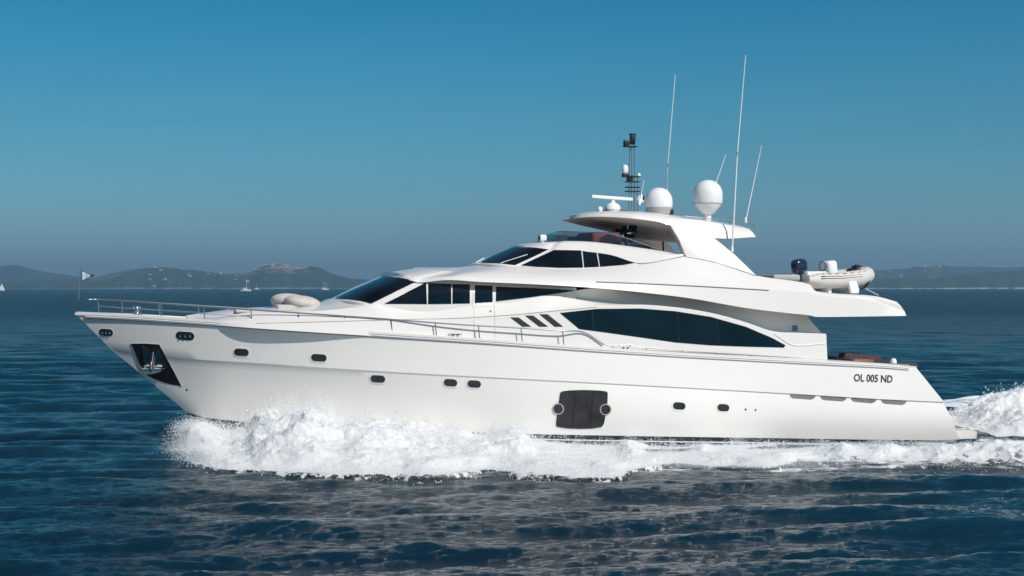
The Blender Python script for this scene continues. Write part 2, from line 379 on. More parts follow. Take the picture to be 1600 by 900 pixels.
# ------------------------------------------------------------------ upper deck shell
c0 = arc_curve((598, 432.5, 0), (655, 441.5, -2.2))+[L(*p) for p in [(700, 437.5, -2.6), (750, 440.5, -2.78), (820, 443.5, -2.92), (925, 449.5, -3.05), (1000, 456.5, -3.14), (1082, 466.5, -3.17), (1165, 481, -3.17), (1234, 489.5, -3.15), (1266, 492.5, -3.14), (1275, 495, -3.14), (1330, 494.8, -3.12), (1416, 493.5, -3.0)]]
c1 = arc_curve((601, 429.5, 0), (660, 437, -2.15))+[L(*p) for p in [(702, 434, -2.52), (755, 435.5, -2.72), (825, 437, -2.85), (930, 440, -2.99), (1000, 442.5, -3.07), (1075, 446, -3.10), (1140, 449.5, -3.10), (1201, 453, -3.08), (1262, 457, -3.06), (1276, 461, -3.06), (1360, 470.5, -3.02), (1414, 488, -2.92)]]
c2 = arc_curve((643, 420, 0), (712, 424.5, -1.5))+[L(*p) for p in [(750, 421, -1.75), (806, 416.5, -1.92), (875, 420, -2.1), (950, 417.5, -2.27), (1000, 411.5, -2.42), (1067, 400, -2.52), (1137, 416, -2.62), (1184, 431, -2.68), (1263, 443.5, -2.8), (1276, 455, -2.83), (1366, 462.5, -2.85), (1401, 471.5, -2.85)]]
NA = len(c2)-12
ctr = [Vector((p.x+0.3, 0, p.z)) for p in c2]
for i, p in enumerate([(725, 417.3), (748, 413), (790, 411)]): ctr[NA+i-1] = L(p[0], p[1], 0)
for i in range(NA-1): ctr[i] = L(643, 420, 0).lerp(ctr[NA-1], (i/(NA-1))**1.5)
FLYZ = L(1100, 447, 0).z
c3 = []; c4 = []; c5 = []
for i, p in enumerate(c2):
    if i < NA+3: c3.append(p.lerp(ctr[i], .06)); c4.append(p.lerp(ctr[i], .5)+Vector((0, 0, 0.04))); c5.append(ctr[i])
    else:
        dz = min(p.z-0.02, FLYZ-0.05)
        c3.append(p+Vector((0, .18, 0.0))); c4.append(Vector((p.x, p.y+.22, dz))); c5.append(Vector((p.x, 0, dz)))
cin = [Vector((p.x+(0.3 if i < NA else 0), min(p.y+0.55, 0), p.z+0.01)) for i, p in enumerate(c0)]
cin2 = [Vector((p.x+0.3, 0, p.z+0.01)) for p in c0]
c1b = [p+Vector((0, 0.035, 0.035)) for p in c1]
c2a = [p.lerp(q, .93) for p, q in zip(c1b, c2)]
cmid = [p.lerp(q, .5)+Vector((0, -0.04, 0.01)) for p, q in zip(c1b, c2)]
upper = loft('upper_deck', [cin2, cin, c0, c1, c1b, cmid, c2a, c2, c3, c4, c5], M['gel'], sub=6, cap1=True, smooth=30)
add_bvh('upper', upper)
# ------------------------------------------------------------------ upper wheelhouse
ub = arc_curve((738, 413, 0), (808, 417, -1.85))+[L(*p) for p in [(818, 417.5, -1.92), (875, 420, -2.12), (920, 419.5, -2.22), (955, 417, -2.3), (1000, 411.5, -2.44)]]
ut = arc_curve((803, 386.3, 0), (860, 390, -1.5))+[L(*p) for p in [(868, 390.3, -1.6), (895, 391, -1.72), (920, 392.5, -1.82), (955, 397.5, -2.05), (1000, 410, -2.43)]]
wheel = loft('wheelhouse', [[p+Vector((0, 0.02, -0.2)) for p in ub], ub, ut, [p+Vector((0, .1, .05)) for p in ut]], M['gel'], sub=4)
add_bvh('wheel', wheel)
r0 = arc_curve((801, 387.2, 0), (859, 390.8, -1.53))+[L(*p) for p in [(868, 391, -1.64), (915, 393, -1.84), (955, 398.3, -2.1), (1000, 410.8, -2.47), (1067, 400.5, -2.56)]]
r1 = arc_curve((836, 379.5, 0), (874, 377.5, -1.2))+[L(*p) for p in [(882, 376.5, -1.35), (920, 377.5, -1.6), (960, 381.8, -1.85), (1032, 392, -2.25), (1069, 399.5, -2.48)]]
rm = [p.lerp(q, .5)+Vector((0, -0.02, 0.06)) for p, q in zip(r0, r1)]
ri = [Vector((p.x+0.12, p.y*0.93, p.z)) for p in r1]; ri2 = [Vector((p.x+0.15, p.y*0.92, p.z-0.75)) for p in r1]
coam = loft('flybridge_coaming', [[p+Vector((0, 0.03, -0.05)) for p in r0], r0, rm, r1, ri, ri2], M['gel'], sub=5)
add_bvh('coam', coam)
g0 = [Vector((p.x+0.04, p.y*0.98, p.z-0.03)) for p in r1[:-1]]
g1 = arc_curve((868, 362.5, 0), (888, 361.7, -1.1))+[L(*p) for p in [(896, 361.8, -1.22), (925, 362.8, -1.48), (962, 367, -1.72), (1030, 390, -2.2)]]
g1 = g1[:len(g0)]
wind = loft('flybridge_windscreen', [g0, [p.lerp(q, .5)+Vector((0, -0.03, 0.01)) for p, q in zip(g0, g1)], g1], M['smoke'], sub=5)
tube('screen_trim', [Vector(q) for q in catmull(g1, 4)], 0.012, M['dsteel'], yacht, 6)
# ------------------------------------------------------------------ hardtop
e_rb = [(893, 342, 0), (903, 340.2, -0.9), (935, 338.6, -1.6), (978, 340.5, -1.95), (1027, 346.5, -2.12), (1051, 353, -2.18), (1117, 372, -2.18), (1181, 370.3, -2.0)]
e_rt = [(894, 339.5, 0), (908, 335.5, -.85), (938, 333, -1.5), (977, 332.8, -1.82), (1020, 335.2, -1.95), (1051, 339.5, -1.98), (1107, 346, -1.98), (1171, 358, -1.82)]
e_tc = [(896, 338.5, 0), (901, 336, 0), (915, 332.6, 0), (948, 331, 0), (995, 331.5, 0), (1022, 334, 0), (1075, 340, 0), (1145, 352.5, 0)]
e_bc = [(896, 343.5, 0), (901, 345, 0), (925, 350.5, 0), (950, 357, 0), (985, 369, 0), (1015, 375.5, 0), (1080, 376.5, 0), (1160, 371.5, 0)]
RB = [L(*p) for p in e_rb]; RT = [L(*p) for p in e_rt]; TCn = [L(*p) for p in e_tc]; BC = [L(*p) for p in e_bc]
BM = [a.lerp(b, .45)+Vector((0, 0, -0.12*min(1, i/3) if i < 6 else 0)) for i, (a, b) in enumerate(zip(RB, BC))]
RTm = [a.lerp(b, .5)+Vector((0, 0, .05)) for a, b in zip(RT, TCn)]
RM = [a.lerp(b, .5)+Vector((0, -0.05, 0)) for a, b in zip(RB, RT)]
hard = loft('hardtop', [RB, RM, RT, RTm, TCn], M['gel'], sub=6, cap1=True, smooth=40)
lining = loft('hardtop_lining', [RB, BM, BC], M['ceil'], sub=6, smooth=40)
cap = [RB[-1], BM[-1], BC[-1], TCn[-1], RTm[-1], RT[-1], RM[-1]]
mk('hardtop_tail', [tuple(p) for p in cap]+[(p.x, -p.y, p.z) for p in cap], [(0, 1, 2, 3, 4, 5, 6), (7, 8, 9, 10, 11, 12, 13)], M['gel'], yacht, 0)
add_bvh('hard', hard)
def prism(name, pts, t, m, parent=yacht, sgn=1, bev=0.04):
    bm = bmesh.new(); n = len(pts)
    a = [bm.verts.new((p.x, p.y*sgn, p.z)) for p in pts]; b = [bm.verts.new((p.x, (p.y+t)*sgn, p.z)) for p in pts]
    bm.faces.new(a); bm.faces.new(b[::-1])
    for i in range(n): bm.faces.new((a[i], b[i], b[(i+1) % n], a[(i+1) % n]))
    bmesh.ops.recalc_face_normals(bm, faces=bm.faces)
    if bev:
        bmesh.ops.bevel(bm, geom=bm.edges[:], offset=bev, segments=2, affect='EDGES', profile=0.6, clamp_overlap=True)
    bmesh.ops.triangulate(bm, faces=[f for f in bm.faces if len(f.verts) > 4])
    return from_bm(name, bm, m, parent, 30)
arch = [(1030, 341, -2.08), (1100, 347, -2.08), (1117, 372, -2.2), (1149, 398, -2.42), (1184, 432, -2.7), (1160, 429, -2.68), (1120, 416, -2.62), (1073, 404, -2.55), (1061, 375, -2.3), (1047, 352, -2.13)]
AP = [L(*p) for p in arch]
ztop = L(1047, 345, -2.1).z; zbt = L(1184, 432, -2.7).z
for p in AP: pass
def yl(z): return -2.08-(ztop-z)/(ztop-zbt)*0.62
AP = []
for a, b, _ in arch:
    y = -2.3
    for _ in range(20): y = yl(L(a, b, y).z)
    AP.append(L(a, b, y-0.03))
archo = prism('hardtop_arch', AP, 0.30, M['gel'])
prism('hardtop_arch', AP, 0.30, M['gel'], sgn=-1)
add_bvh('arch', archo)
# ------------------------------------------------------------------ glazing
panel('windscreen', [(524, 466), (600, 432.8), (625, 435), (651, 440), (580, 474.5), (564, 470.5), (545, 467.5)], ['house', 'trunk'], M['glass'], cell=5, off=0.03)
panel('side_window', [(601, 475), (664, 442.8), (666, 443), (667, 475.2)], ['house'], M['glass'])
panel('side_window', [(669, 443.2), (705, 443.8), (705, 474.8), (669, 475.2)], ['house'], M['glass'])
panel('side_window', [(707, 444), (734, 444.5), (734, 474), (707, 474.6)], ['house'], M['glass'])
door = panel('side_door', [(739, 443.5), (773, 446), (773, 478), (739, 479)], ['house', 'trunk'], M['gel'], off=0.012)
dg = panel('door_glass', [(742, 445.8), (769.5, 447.2), (769.5, 472), (742, 473.5)], ['house'], M['glass'], off=0.022, parent=door)
panel('side_window', [(775, 448.2), (830, 450.5), (899, 453.5), (880, 457), (855, 460.8), (820, 465.5), (775, 470.8)], ['house', 'trunk'], M['glass'], cell=8)
panel('wheelhouse_windscreen', [(752, 410.3), (770, 400.5), (802, 387.2), (830, 387.6), (857, 390.2), (830, 403), (805, 414.5), (780, 411.5)], ['wheel', 'upper'], M['glass'], cell=5, off=.03)
WB = ['wheel', 'upper']
panel('wheelhouse_window', [(815, 415.2), (866, 391.4), (880, 391.5), (908, 392), (911, 418.4), (875, 418.8), (838, 417.2)], WB, M['glass'], cell=6, off=0.025)
panel('wheelhouse_window', [(910.5, 392.5), (932, 395), (936, 417.2), (913, 418.2)], WB, M['glass'], cell=6, off=0.025)
panel('wheelhouse_window', [(934.5, 395.3), (950, 398), (975, 404), (997, 410), (975, 414), (938, 417.2)], WB, M['glass'], cell=6, off=0.025)
TW = ['trunk']
big = [(875, 489), (932, 482.7), (1000, 482), (1055, 486.3), (1110, 495), (1165, 510.5), (1206, 528), (1227, 539.5), (1225, 543), (1165, 541.6), (1110, 539.5), (1055, 535), (1000, 527), (950, 520), (905, 514)]
bw = panel('saloon_window', [(p[0], p[1]) for p in big], TW, M['glass'], cell=12, off=0.015)
for x, ya, yb in [(925, 486, 516), (1058, 489, 533), (1120, 499, 538)]:
    seam('window_mullion', [(x, ya), (x+1, (ya+yb)/2), (x+2, yb)], TW, 0.014, M['darkgrey'], 2, 0.02, bw)
for a in ([(797, 496), (810, 496), (830, 510.5), (816, 510.5)], [(820, 493), (833, 493), (856.5, 510.5), (842.5, 510.5)], [(842.5, 491), (855.5, 491), (880, 510.5), (866.5, 510.5)]):
    panel('side_vent', a, TW, M['black'], off=0.01)
seam('house_moulding', [(400, 505.5), (480, 503.5), (550, 501.5), (650, 499), (720, 497), (800, 492), (870, 485.5), (932, 479.8)], TW, 0.012, M['seam'])
seam('upper_moulding', [(932, 440.5), (1000, 443), (1100, 447.8), (1201, 453.6)], ['upper'], 0.02, M['grey'])
seam('coaming_seam', [(998, 411.5), (1012, 411.3), (1040, 406), (1066, 400.3)], ['upper', 'coam'], 0.012, M['seam'], 5)
seam('arch_seam', [(1067, 400.5), (1091, 404.5), (1120, 411), (1150, 420.5), (1183, 431.5)], ['upper', 'arch'], 0.014, M['seam'], 5, 0.004)
for x in (740.5, 773):
    seam('door_seam', [(x, 478), (x, 500), (x+.5, 527)], TW, 0.006, M['seam'], 4)
seam('wing_lip', [(1209, 521), (1222, 530), (1236, 538.5), (1250, 540), (1291, 536.5)], TW, 0.022, M['gel'], 5)
box('door_lock', L(767, 486, -2.72), (0.05, 0.03, 0.05), M['seam'], yacht, 0.01)
# wipers
for a, b in (((744, 411.5), (757, 405.5)), ((782, 412.5), (824, 399.5))):
    p, q = hit(*a, ['upper', 'wheel'], .03), hit(*b, WB, .05)
    if p and q: tube('wiper', [p, p.lerp(q, .5), q], 0.014, M['white'], yacht, 6)
# ------------------------------------------------------------------ hull fittings
HK = ['hull']
def porthole(px, py, w=25, h=13, name='porthole', chrome=False):
    rim = panel(name, stadium(px, py, w+(4 if not chrome else 2), h+(3.5 if not chrome else 2), n=9), HK, M['steel'] if chrome else M['white'], off=0.012, parent=yacht)
    panel('pane', stadium(px, py-0.4, w-1, h-1.5, n=9), HK, M['darkgrey'], off=0.024, parent=rim, skirt=0.008)
    return rim
for px, py, w in ((377.5, 550.5, 24), (498.5, 559, 25), (590.5, 592, 24), (704, 598, 22), (741, 600, 22), (1061, 634.5, 20.5), (1130, 637.3, 19.5)):
    porthole(px, py, w, 12.5)
for px, py, w, h in ((166, 519, 20, 9), (289.5, 524.5, 27, 11)):
    f = porthole(px, py, w, h, 'fairlead', True)
    for dx in (-0.28, 0, 0.28):
        c = hit(px+dx*w, py, HK, 0.02)
        if c:
            bm = bmesh.new(); lathe_bm(bm, [(0.0, -0.045), (0.03, -0.045), (0.02, 0), (0.03, 0.045), (0, 0.045)], (c.x, c.y, c.z), 10); from_bm('roller', bm, M['steel'], f)
# fold-down balcony window with two round ports
bal = [(878, 611.5), (890, 609.8), (912, 609.2), (935, 610), (947, 611.5), (949.5, 614), (949, 628), (945, 655), (943.5, 662), (940, 667), (925, 669.3), (905, 669.8), (885, 669), (870, 666.5), (868.5, 663), (870.5, 645), (873.5, 625), (875, 614)]
cxb, cyb = 909, 640
panel('hull_window_surround', [(cxb+(a-cxb)*1.035, cyb+(b-cyb)*1.045) for a, b in bal], HK, M['white'], off=0.008)
bwin = panel('hull_window', bal, HK, M['darkgrey'], off=0.02)
for x in (897, 924): seam('window_divider', [(x+3, 613), (x, 640), (x-3, 666)], HK, 0.008, M['black'], 3, 0.024, bwin)
for x, y in ((872, 638.5), (946, 639.5)):
    c = panel('round_port', stadium(x, y, 18, 18, 0, 12), HK, M['steel'], off=0.03)
    panel('pane', stadium(x, y, 14.5, 14.5, 0, 12), HK, M['darkgrey'], off=0.042, parent=c, skirt=0.008)
for x0, y0, x1, y1 in ((1234, 616.2, 1275, 624.5), (1282, 618.8, 1323.5, 627.3), (1330, 621.6, 1370, 630.3), (1377, 624.6, 1417, 633)):
    panel('exhaust_vent', [(x0, y0), (x0+1, y0+4), (x0+5, y0+6.3), (x1-8, y1), (x1-3, y1-2), (x1, y1-6.2)], HK, M['grey'], off=0.006)
for x, y in ((1165, 639.8), (1180.5, 640.5), (292, 609)):
    panel('drain', stadium(x, y, 3, 3, 0, 6), HK, M['black'], off=0.008)
for x, y in ((1218, 560), (1233, 561)): pass
# anchor pocket
pk = panel('anchor_pocket', [(204.5, 537), (226, 536.8), (249, 538.3), (256, 551), (266, 570), (284, 602.8), (273, 601.5), (258, 598), (244, 593), (232, 587.5), (226, 580), (219, 570), (211, 553)], HK, M['black'], off=0.01, cell=8)
tube('pocket_rim', [hit(a, b, HK, .012) for a, b in ((204.5, 537), (226, 536.8), (249, 538.3), (266, 570), (284, 602.8))], 0.014, M['steel'], pk, 6)
tube('pocket_rim', [hit(a, b, HK, .012) for a, b in ((204.5, 537), (211, 553), (219, 570), (226, 580), (232, 587.5))], 0.014, M['steel'], pk, 6)
panel('guide_plate', [(222, 541), (232, 546), (238, 560), (236, 572), (226, 574), (224, 560)], HK, M['steel'], off=0.03, parent=pk, cell=6)
panel('guide_plate', [(246, 545), (252, 556), (254, 574), (245, 576), (239, 572), (241, 558)], HK, M['steel'], off=0.03, parent=pk, cell=6)
anc = empty('anchor', (0, 0, 0)); anc.parent = yacht
tube('anchor_shank', [hit(a, b, HK, o) for a, b, o in ((240, 548, .06), (239, 562, .1), (237, 577, .12))], 0.035, M['steel'], anc, 8, 0.05)
panel('anchor_fluke', [(222, 574), (230, 571), (238, 575), (246, 571.5), (258, 573), (252, 578), (243, 581), (236, 582), (228, 580.5)], HK, M['white'], off=0.12, parent=anc, skirt=0.06, cell=5)
tube('anchor_stock', [hit(a, b, HK, o) for a, b, o in ((221, 575, .12), (232, 573.5, .15), (246, 574, .15), (260, 573, .12))], 0.022, M['steel'], anc, 8)
# registration lettering
def letters(text, x0, y0, x1, y1, h, keys, m, name, off=0.012):
    cu = bpy.data.curves.new(name, 'FONT'); cu.body = text; cu.size = 1; cu.offset = 0.022; cu.shear = 0.06; cu.resolution_u = 3
    o = bpy.data.objects.new(name, cu); C.objects.link(o)
    dg = bpy.context.evaluated_depsgraph_get(); me = bpy.data.meshes.new_from_object(o.evaluated_get(dg))
    bpy.data.objects.remove(o); xs = [v.co.x for v in me.vertices]; ys = [v.co.y for v in me.vertices]
    a, b, c, d = min(xs), max(xs), min(ys), max(ys)
    bm = bmesh.new(); bm.from_mesh(me); bmesh.ops.triangulate(bm, faces=bm.faces[:])
    for v in bm.verts:
        u = (v.co.x-a)/(b-a); w = (v.co.y-c)/(d-c)
        v.co = hit(x0+(x1-x0)*u, y0+(y1-y0)*u-h*w, keys, off)
    return from_bm(name, bm, m, yacht, 0)
letters('OL 005 ND', 1334, 596, 1394.5, 598.3, 12, HK, M['letter'], 'registration_lettering')
# emblem on the wing
for i in range(3):
    for j in range(2):
        x = 1237.5+j*4.5; y = 508.5+i*3
        panel('emblem_mark', [(x, y), (x+4.1, y+.2), (x+4.1, y+2.5), (x, y+2.3)], TW, M['blue'], off=0.02, skirt=0.01)
# ------------------------------------------------------------------ railings
def rail_thing(name, toppts, posts, rt=0.022, rp=0.017, m=M['dsteel'], mid=None):
    t = tube(name, [Vector(p) for p in toppts], rt, m, yacht, 8)
    for a, b in posts: tube('stanchion', [a, b], rp, m, t, 6)
    if mid: tube('guard_wire', mid, 0.008, m, t, 5)
    return t
def onsheer(px, py, inset=0.12):
    f = lambda x: max(0.02, b_sheer(x)-inset)
    return Lf(px, py, f)
nb = [(154.5, 468, 488.5), (192, 470, 493), (253, 474.3, 496.5), (320, 479, 501.5), (394, 484, 506.5), (468.5, 489, 511.5), (541, 494, 516.5), (613, 499, 521), (682, 504.5, 525), (749.5, 509, 529.5), (816, 512.5, 534.5), (881, 517, 539)]
topn = []; posts = []
for px, yt, yb in nb:
    b = onsheer(px, yb, 0.10); t = L(px-2, yt, b.y+0.03); topn.append(t); posts.append((b, t))
bow = Vector((topn[0].x-0.25, 0, topn[0].z+0.02))
a0 = L(137, 468, -0.25)
topc = [bow+Vector((-0.1, 0, 0)), a0]+topn+[L(912, 519, -3.1), L(943, 538, -3.15)]
rl = rail_thing('bow_railing', catmull(topc, 4), posts[0:])
wires = [a.lerp(b, .5) for a, b in posts[:5]]
tube('guard_wire', wires, 0.008, M['dsteel'], rl, 5)
mt = [Vector((p[0], -p[1], p[2])) for p in topc]
mposts = [(Vector((a.x, -a.y, a.z)), Vector((b.x, -b.y, b.z))) for a, b in posts]
rr = rail_thing('bow_railing', catmull(mt, 4), mposts)
tube('guard_wire', [a.lerp(b, .5) for a, b in mposts[:5]], 0.008, M['dsteel'], rr, 5)
sp_ = [(943, 537.5), (958, 541), (1010, 543.5), (1066, 547.5), (1120, 551), (1174, 554.5), (1227, 558), (1279, 561.5), (1292, 562.5)]
tp = [onsheer(a, b, 0.12) for a, b in sp_]
rail_thing('side_railing', tp, [(onsheer(a, b+4.5, 0.12), onsheer(a, b, .12)) for a, b in sp_[1:-1]], 0.018, 0.014)
sq = [(1293, 562.5), (1330, 564.8), (1380, 568), (1418, 569.5), (1423, 572.5)]
rail_thing('cockpit_railing', [onsheer(a, b, 0.14) for a, b in sq], [(onsheer(a, b+5, .14), onsheer(a, b, .14)) for a, b in sq[:-1]], 0.018, 0.012, M['steel'])
# deck cleats
def cleat(px, py, ins=0.35):
    c = onsheer(px, py, ins); bm = bmesh.new()
    tube_bm(bm, [c+Vector((-.2, 0, .12)), c+Vector((.2, 0, .12))], 0.02, 8); tube_bm(bm, [c+Vector((-.07, 0, -.02)), c+Vector((-.07, 0, .12))], .018, 6); tube_bm(bm, [c+Vector((.07, 0, -.02)), c+Vector((.07, 0, .12))], .018, 6)
    from_bm('cleat', bm, M['steel'], yacht, 50)
cleat(431, 508, 0.2); cleat(712, 527, .2); cleat(978, 545, .2); cleat(1225, 560, .25)
# ------------------------------------------------------------------ foredeck gear
tube('flagstaff', [L(122.5, 469, -0.05), L(123.5, 452, -0.05), L(126, 418, -0.05)], 0.018, M['dsteel'], yacht, 8, 0.012)
fx = L(126.5, 422, -0.05)
P1, P2, P3 = L(127, 422.5, -0.07), L(148, 430.5, -0.25), L(127.5, 439.5, -0.07)
flag = empty('pennant', M0 @ P1, TH); tag(flag, 'small triangular pale pennant with navy border flying from the bow staff', 'flag')
def loc(p): return p-P1
def cloth(name, a, b, c, m, th, off):
    V = []; Fc = []; n = 10
    for i in range(n+1):
        u = i/n
        for j in range(5):
            w = j/4; p = a.lerp(c, w).lerp(b, u)
            V.append(p+Vector((0, 0.05*math.sin(u*7+w)*u+off, 0)))
    k = len(V); V += [v+Vector((0, th, 0)) for v in V]
    for i in range(n):
        for j in range(4):
            q = (i*5+j, i*5+j+1, (i+1)*5+j+1, (i+1)*5+j); Fc.append(q); Fc.append(tuple(x+k for x in q[::-1]))
    return mk(name, [loc(v) for v in V], Fc, m, flag, 60)
cloth('border', P1, P2, P3, M['navyflag'], 0.006, 0)
cen = (P1+P2+P3)/3
sc = lambda p, s=.80: cen.lerp(p, s)
cloth('field', sc(P1), sc(P2), sc(P3), M['whiteflag'], 0.02, -0.008)
# covered foredeck seats
def blob(name, c, s, m, parent, e=2.6, rz=0, tilt=0):
    bm = bmesh.new(); bmesh.ops.create_uvsphere(bm, u_segments=28, v_segments=18, radius=1)
    for v in bm.verts:
        p = v.co; q = Vector([math.copysign(abs(x)**(2/e), x) for x in p]); v.co = Vector((q.x*s[0], q.y*s[1], q.z*s[2]))
    bmesh.ops.rotate(bm, cent=(0, 0, 0), matrix=Matrix.Rotation(tilt, 3, 'Y') @ Matrix.Rotation(rz, 3, 'Z'), verts=bm.verts)
    bmesh.ops.translate(bm, vec=c, verts=bm.verts)
    return from_bm(name, bm, m, parent, 60)
blob('seat_cover', L(452, 471, 0.35), (0.58, 0.75, 0.25), M['cover'], yacht, 2.2, tilt=R(4))
blob('seat_cover', L(472, 473, -0.65), (0.56, 0.62, 0.22), M['cover'], yacht, 2.2, tilt=R(7))
box('seat_base', L(466, 481, -0.2), (1.5, 1.9, 0.22), M['cover'], yacht, 0.08)
box('sun_pad', L(405, 486.5, -0.3), (1.6, 2.2, 0.10), M['cover'], yacht, 0.04, mtx=Matrix.Rotation(R(2), 4, 'Y'))
box('deck_hatch', L(357, 491.5, -0.2), (0.9, 0.8, 0.07), M['deck'], yacht, 0.03)
bm = bmesh.new(); lathe_bm(bm, [(0, 0), (.16, 0), (.16, .05), (.09, .08), (.09, .2), (.13, .24), (0, .26)], tuple(L(214, 492, -0.1)), 16); from_bm('windlass', bm, M['steel'], yacht)
# ------------------------------------------------------------------ search light beside fly screen
sl = blob('searchlight', L(848, 372, -0.55), (0.12, 0.11, 0.11), M['white'], yacht, 3.5)
c = L(848, 372, -0.55)
bm = bmesh.new(); lathe_bm(bm, [(0.05, -.1), (.06, -.2), (.09, -.24)], tuple(c), 14); from_bm('pedestal', bm, M['white'], sl)
bm = bmesh.new(); bmesh.ops.create_cone(bm, cap_ends=True, segments=18, radius1=.085, radius2=.085, depth=.03); bmesh.ops.rotate(bm, cent=(0, 0, 0), matrix=Matrix.Rotation(R(90), 3, 'Y'), verts=bm.verts); bmesh.ops.translate(bm, vec=c+Vector((-.125, 0, 0)), verts=bm.verts); from_bm('lens', bm, M['glass'], sl)
# ------------------------------------------------------------------ hardtop equipment
k = 2350/50.5   # px per metre there
def dome(px, ytop, ybot, y, w, name, style):
    b = L(px, ybot, y); t = L(px, ytop, y); h = t.z-b.z; r = w/2
    d = empty(name, b); d.parent = yacht
    if style == 1:
        lathe('radome_base', [(0, 0), (r*.9, 0), (r*.93, h*.12), (r*.98, h*.20), (r*.98, h*.26)], (0, 0, 0), M['tubegrey'], d)
        z0 = h*.26
    else:
        lathe('radome_base', [(0, 0), (r*.22, 0), (r*.24, h*.14), (r*.45, h*.17), (r*.9, h*.36), (r*.98, h*.42)], (0, 0, 0), M['white'], d)
        lathe('radome_band', [(r*.985, h*.40), (r*.985, h*.46)], (0, 0, 0), M['tubegrey'], d)
        z0 = h*.42
    pr = [(r*.98, z0), (r, z0+0.02), (r, h-r*1.0)]+[(r*math.cos(a*math.pi/16), h-r+r*math.sin(a*math.pi/16)) for a in range(1, 8)]+[(0, h)]
    lathe('radome', pr, (0, 0, 0), M['white'], d)
dome(1029.5, 293, 335, -0.1, 0.90, 'satellite_dome', 1)
dome(1106, 281, 344, -0.1, 0.98, 'satellite_dome', 2)
box('dome_bracket', L(1048, 331, -0.35), (0.16, 0.12, 0.18), M['black'], yacht, 0.01)
rad = lathe('radar_pedestal', [(0, 0), (.22, 0), (.26, .06), (.25, .14), (.18, .22), (.08, .27), (.06, .34), (0, .34)], tuple(L(957.5, 329.5, -0.2)), M['white'], yacht)
pa, pb_ = L(924, 307, -0.45), L(988, 311.5, -0.05); cbar = (pa+pb_)/2; dd = pb_-pa
mm = dd.to_track_quat('X', 'Z').to_matrix().to_4x4()
box('radar_scanner', cbar, (dd.length, 0.10, 0.11), M['white'], rad, 0.03, mtx=mm)
mast = empty('instrument_mast', L(986, 331, 0)); mast.parent = yacht
mb = L(986, 331, 0); rel = lambda a, b, y=0: L(a, b, y)-mb
for a, b, c_, d in ((982.5, 330, 984, 229), (986.5, 330, 987, 228), (991, 330, 991, 226)):
    tube('mast_pole', [rel(a, b), rel(c_, d)], 0.016, M['dsteel'], mast, 6)
tube('mast_pole', [rel(996, 330, .25), rel(996, 275, .25)], 0.014, M['dsteel'], mast, 6)
for y in (299, 292.5, 284, 276): box('mast_rung', rel(988.5, y, 0.05), (0.46, 0.3, 0.03), M['black'], mast, 0.008)
box('mast_shelf', rel(985, 229, 0), (0.42, 0.3, 0.03), M['black'], mast, .008)
bx_ = box('navigation_light', rel(988.5, 216, 0), (0.16, 0.16, 0.30), M['black'], mast, 0.02); box('navigation_light', rel(978.5, 224, -.05), (0.17, 0.16, 0.2), M['black'], mast, 0.02)
box('mast_bracket', rel(987, 223, 0), (0.22, .1, .12), M['black'], mast, 0.02)
box('light_cap', rel(988.5, 209.5, 0), (0.2, 0.2, 0.03), M['black'], mast, 0.008)
blob('camera_pod', rel(976.5, 264.5, -.1), (0.10, 0.10, 0.15), M['white'], mast, 2.6)
box('pod_mount', rel(977, 274, -.08), (0.22, .14, .12), M['black'], mast, 0.02); box('pod_mount', rel(984, 278, 0), (.2, .12, .2), M['black'], mast, .02)
blob('gps_antenna', rel(998, 274, .2), (0.06, .06, .07), M['white'], mast)
hn = rel(1001, 311, -.1); blob('horn', hn, (0.13, 0.09, 0.15), M['white'], mast, 2.4, tilt=R(25)); blob('horn_mouth', hn+Vector((.07, -.04, .03)), (0.05, 0.07, 0.09), M['black'], mast, 2.2)
blob('small_dome', L(937.5, 327, -.6), (0.08, 0.08, 0.09), M['white'], yacht, 2.4); box('dome_foot', L(937.5, 330.5, -.6), (0.2, .14, .04), M['black'], yacht, .01)
box('equipment_rail', L(960, 330, -.2), (0.9, .3, .05), M['black'], yacht, .01)
def antenna(pts, y, r=0.018, joint=None):
    P = [L(a, b, y) for a, b in pts]; t = tube('whip_antenna', P, r, M['white'], yacht, 8, r*.5)
    if joint: tube('ferrule', [L(joint[0], joint[1]-3, y), L(joint[0], joint[1]+3, y)], r*1.1, M['seam'], t, 8)
    q = L(*pts[0], y); lathe('antenna_base', [(0, -.05), (.045, -.05), (.045, .05), (.025, .14), (0, .14)], tuple(q), M['white'], t, 10)
antenna([(1041.5, 300), (1043.5, 255), (1055, 117)], 0.6, 0.024, (1043.3, 258))
antenna([(1144, 391), (1152, 240), (1165, 86)], -2.35, 0.028, (1152.3, 240))
antenna([(1117, 290), (1134, 242)], 0.9, 0.02)
antenna([(1165, 346), (1190, 227)], -1.6, 0.022)
antenna([(999, 318), (1006.5, 281)], -0.2, 0.016)
rp_ = [(1070, 337.5, -1.8), (1100, 340.5, -1.8), (1140, 345, -1.75), (1178, 350.5, -1.6)]
rail_thing('hardtop_railing', [L(*p) for p in rp_], [(L(a, b+5+i, c_), L(a, b, c_)) for i, (a, b, c_) in enumerate(rp_[1:])], 0.014, 0.012)
tube('hardtop_strut', [L(1036, 377, -1.2), L(1036.5, 396, -1.2)], 0.03, M['black'], yacht, 8)
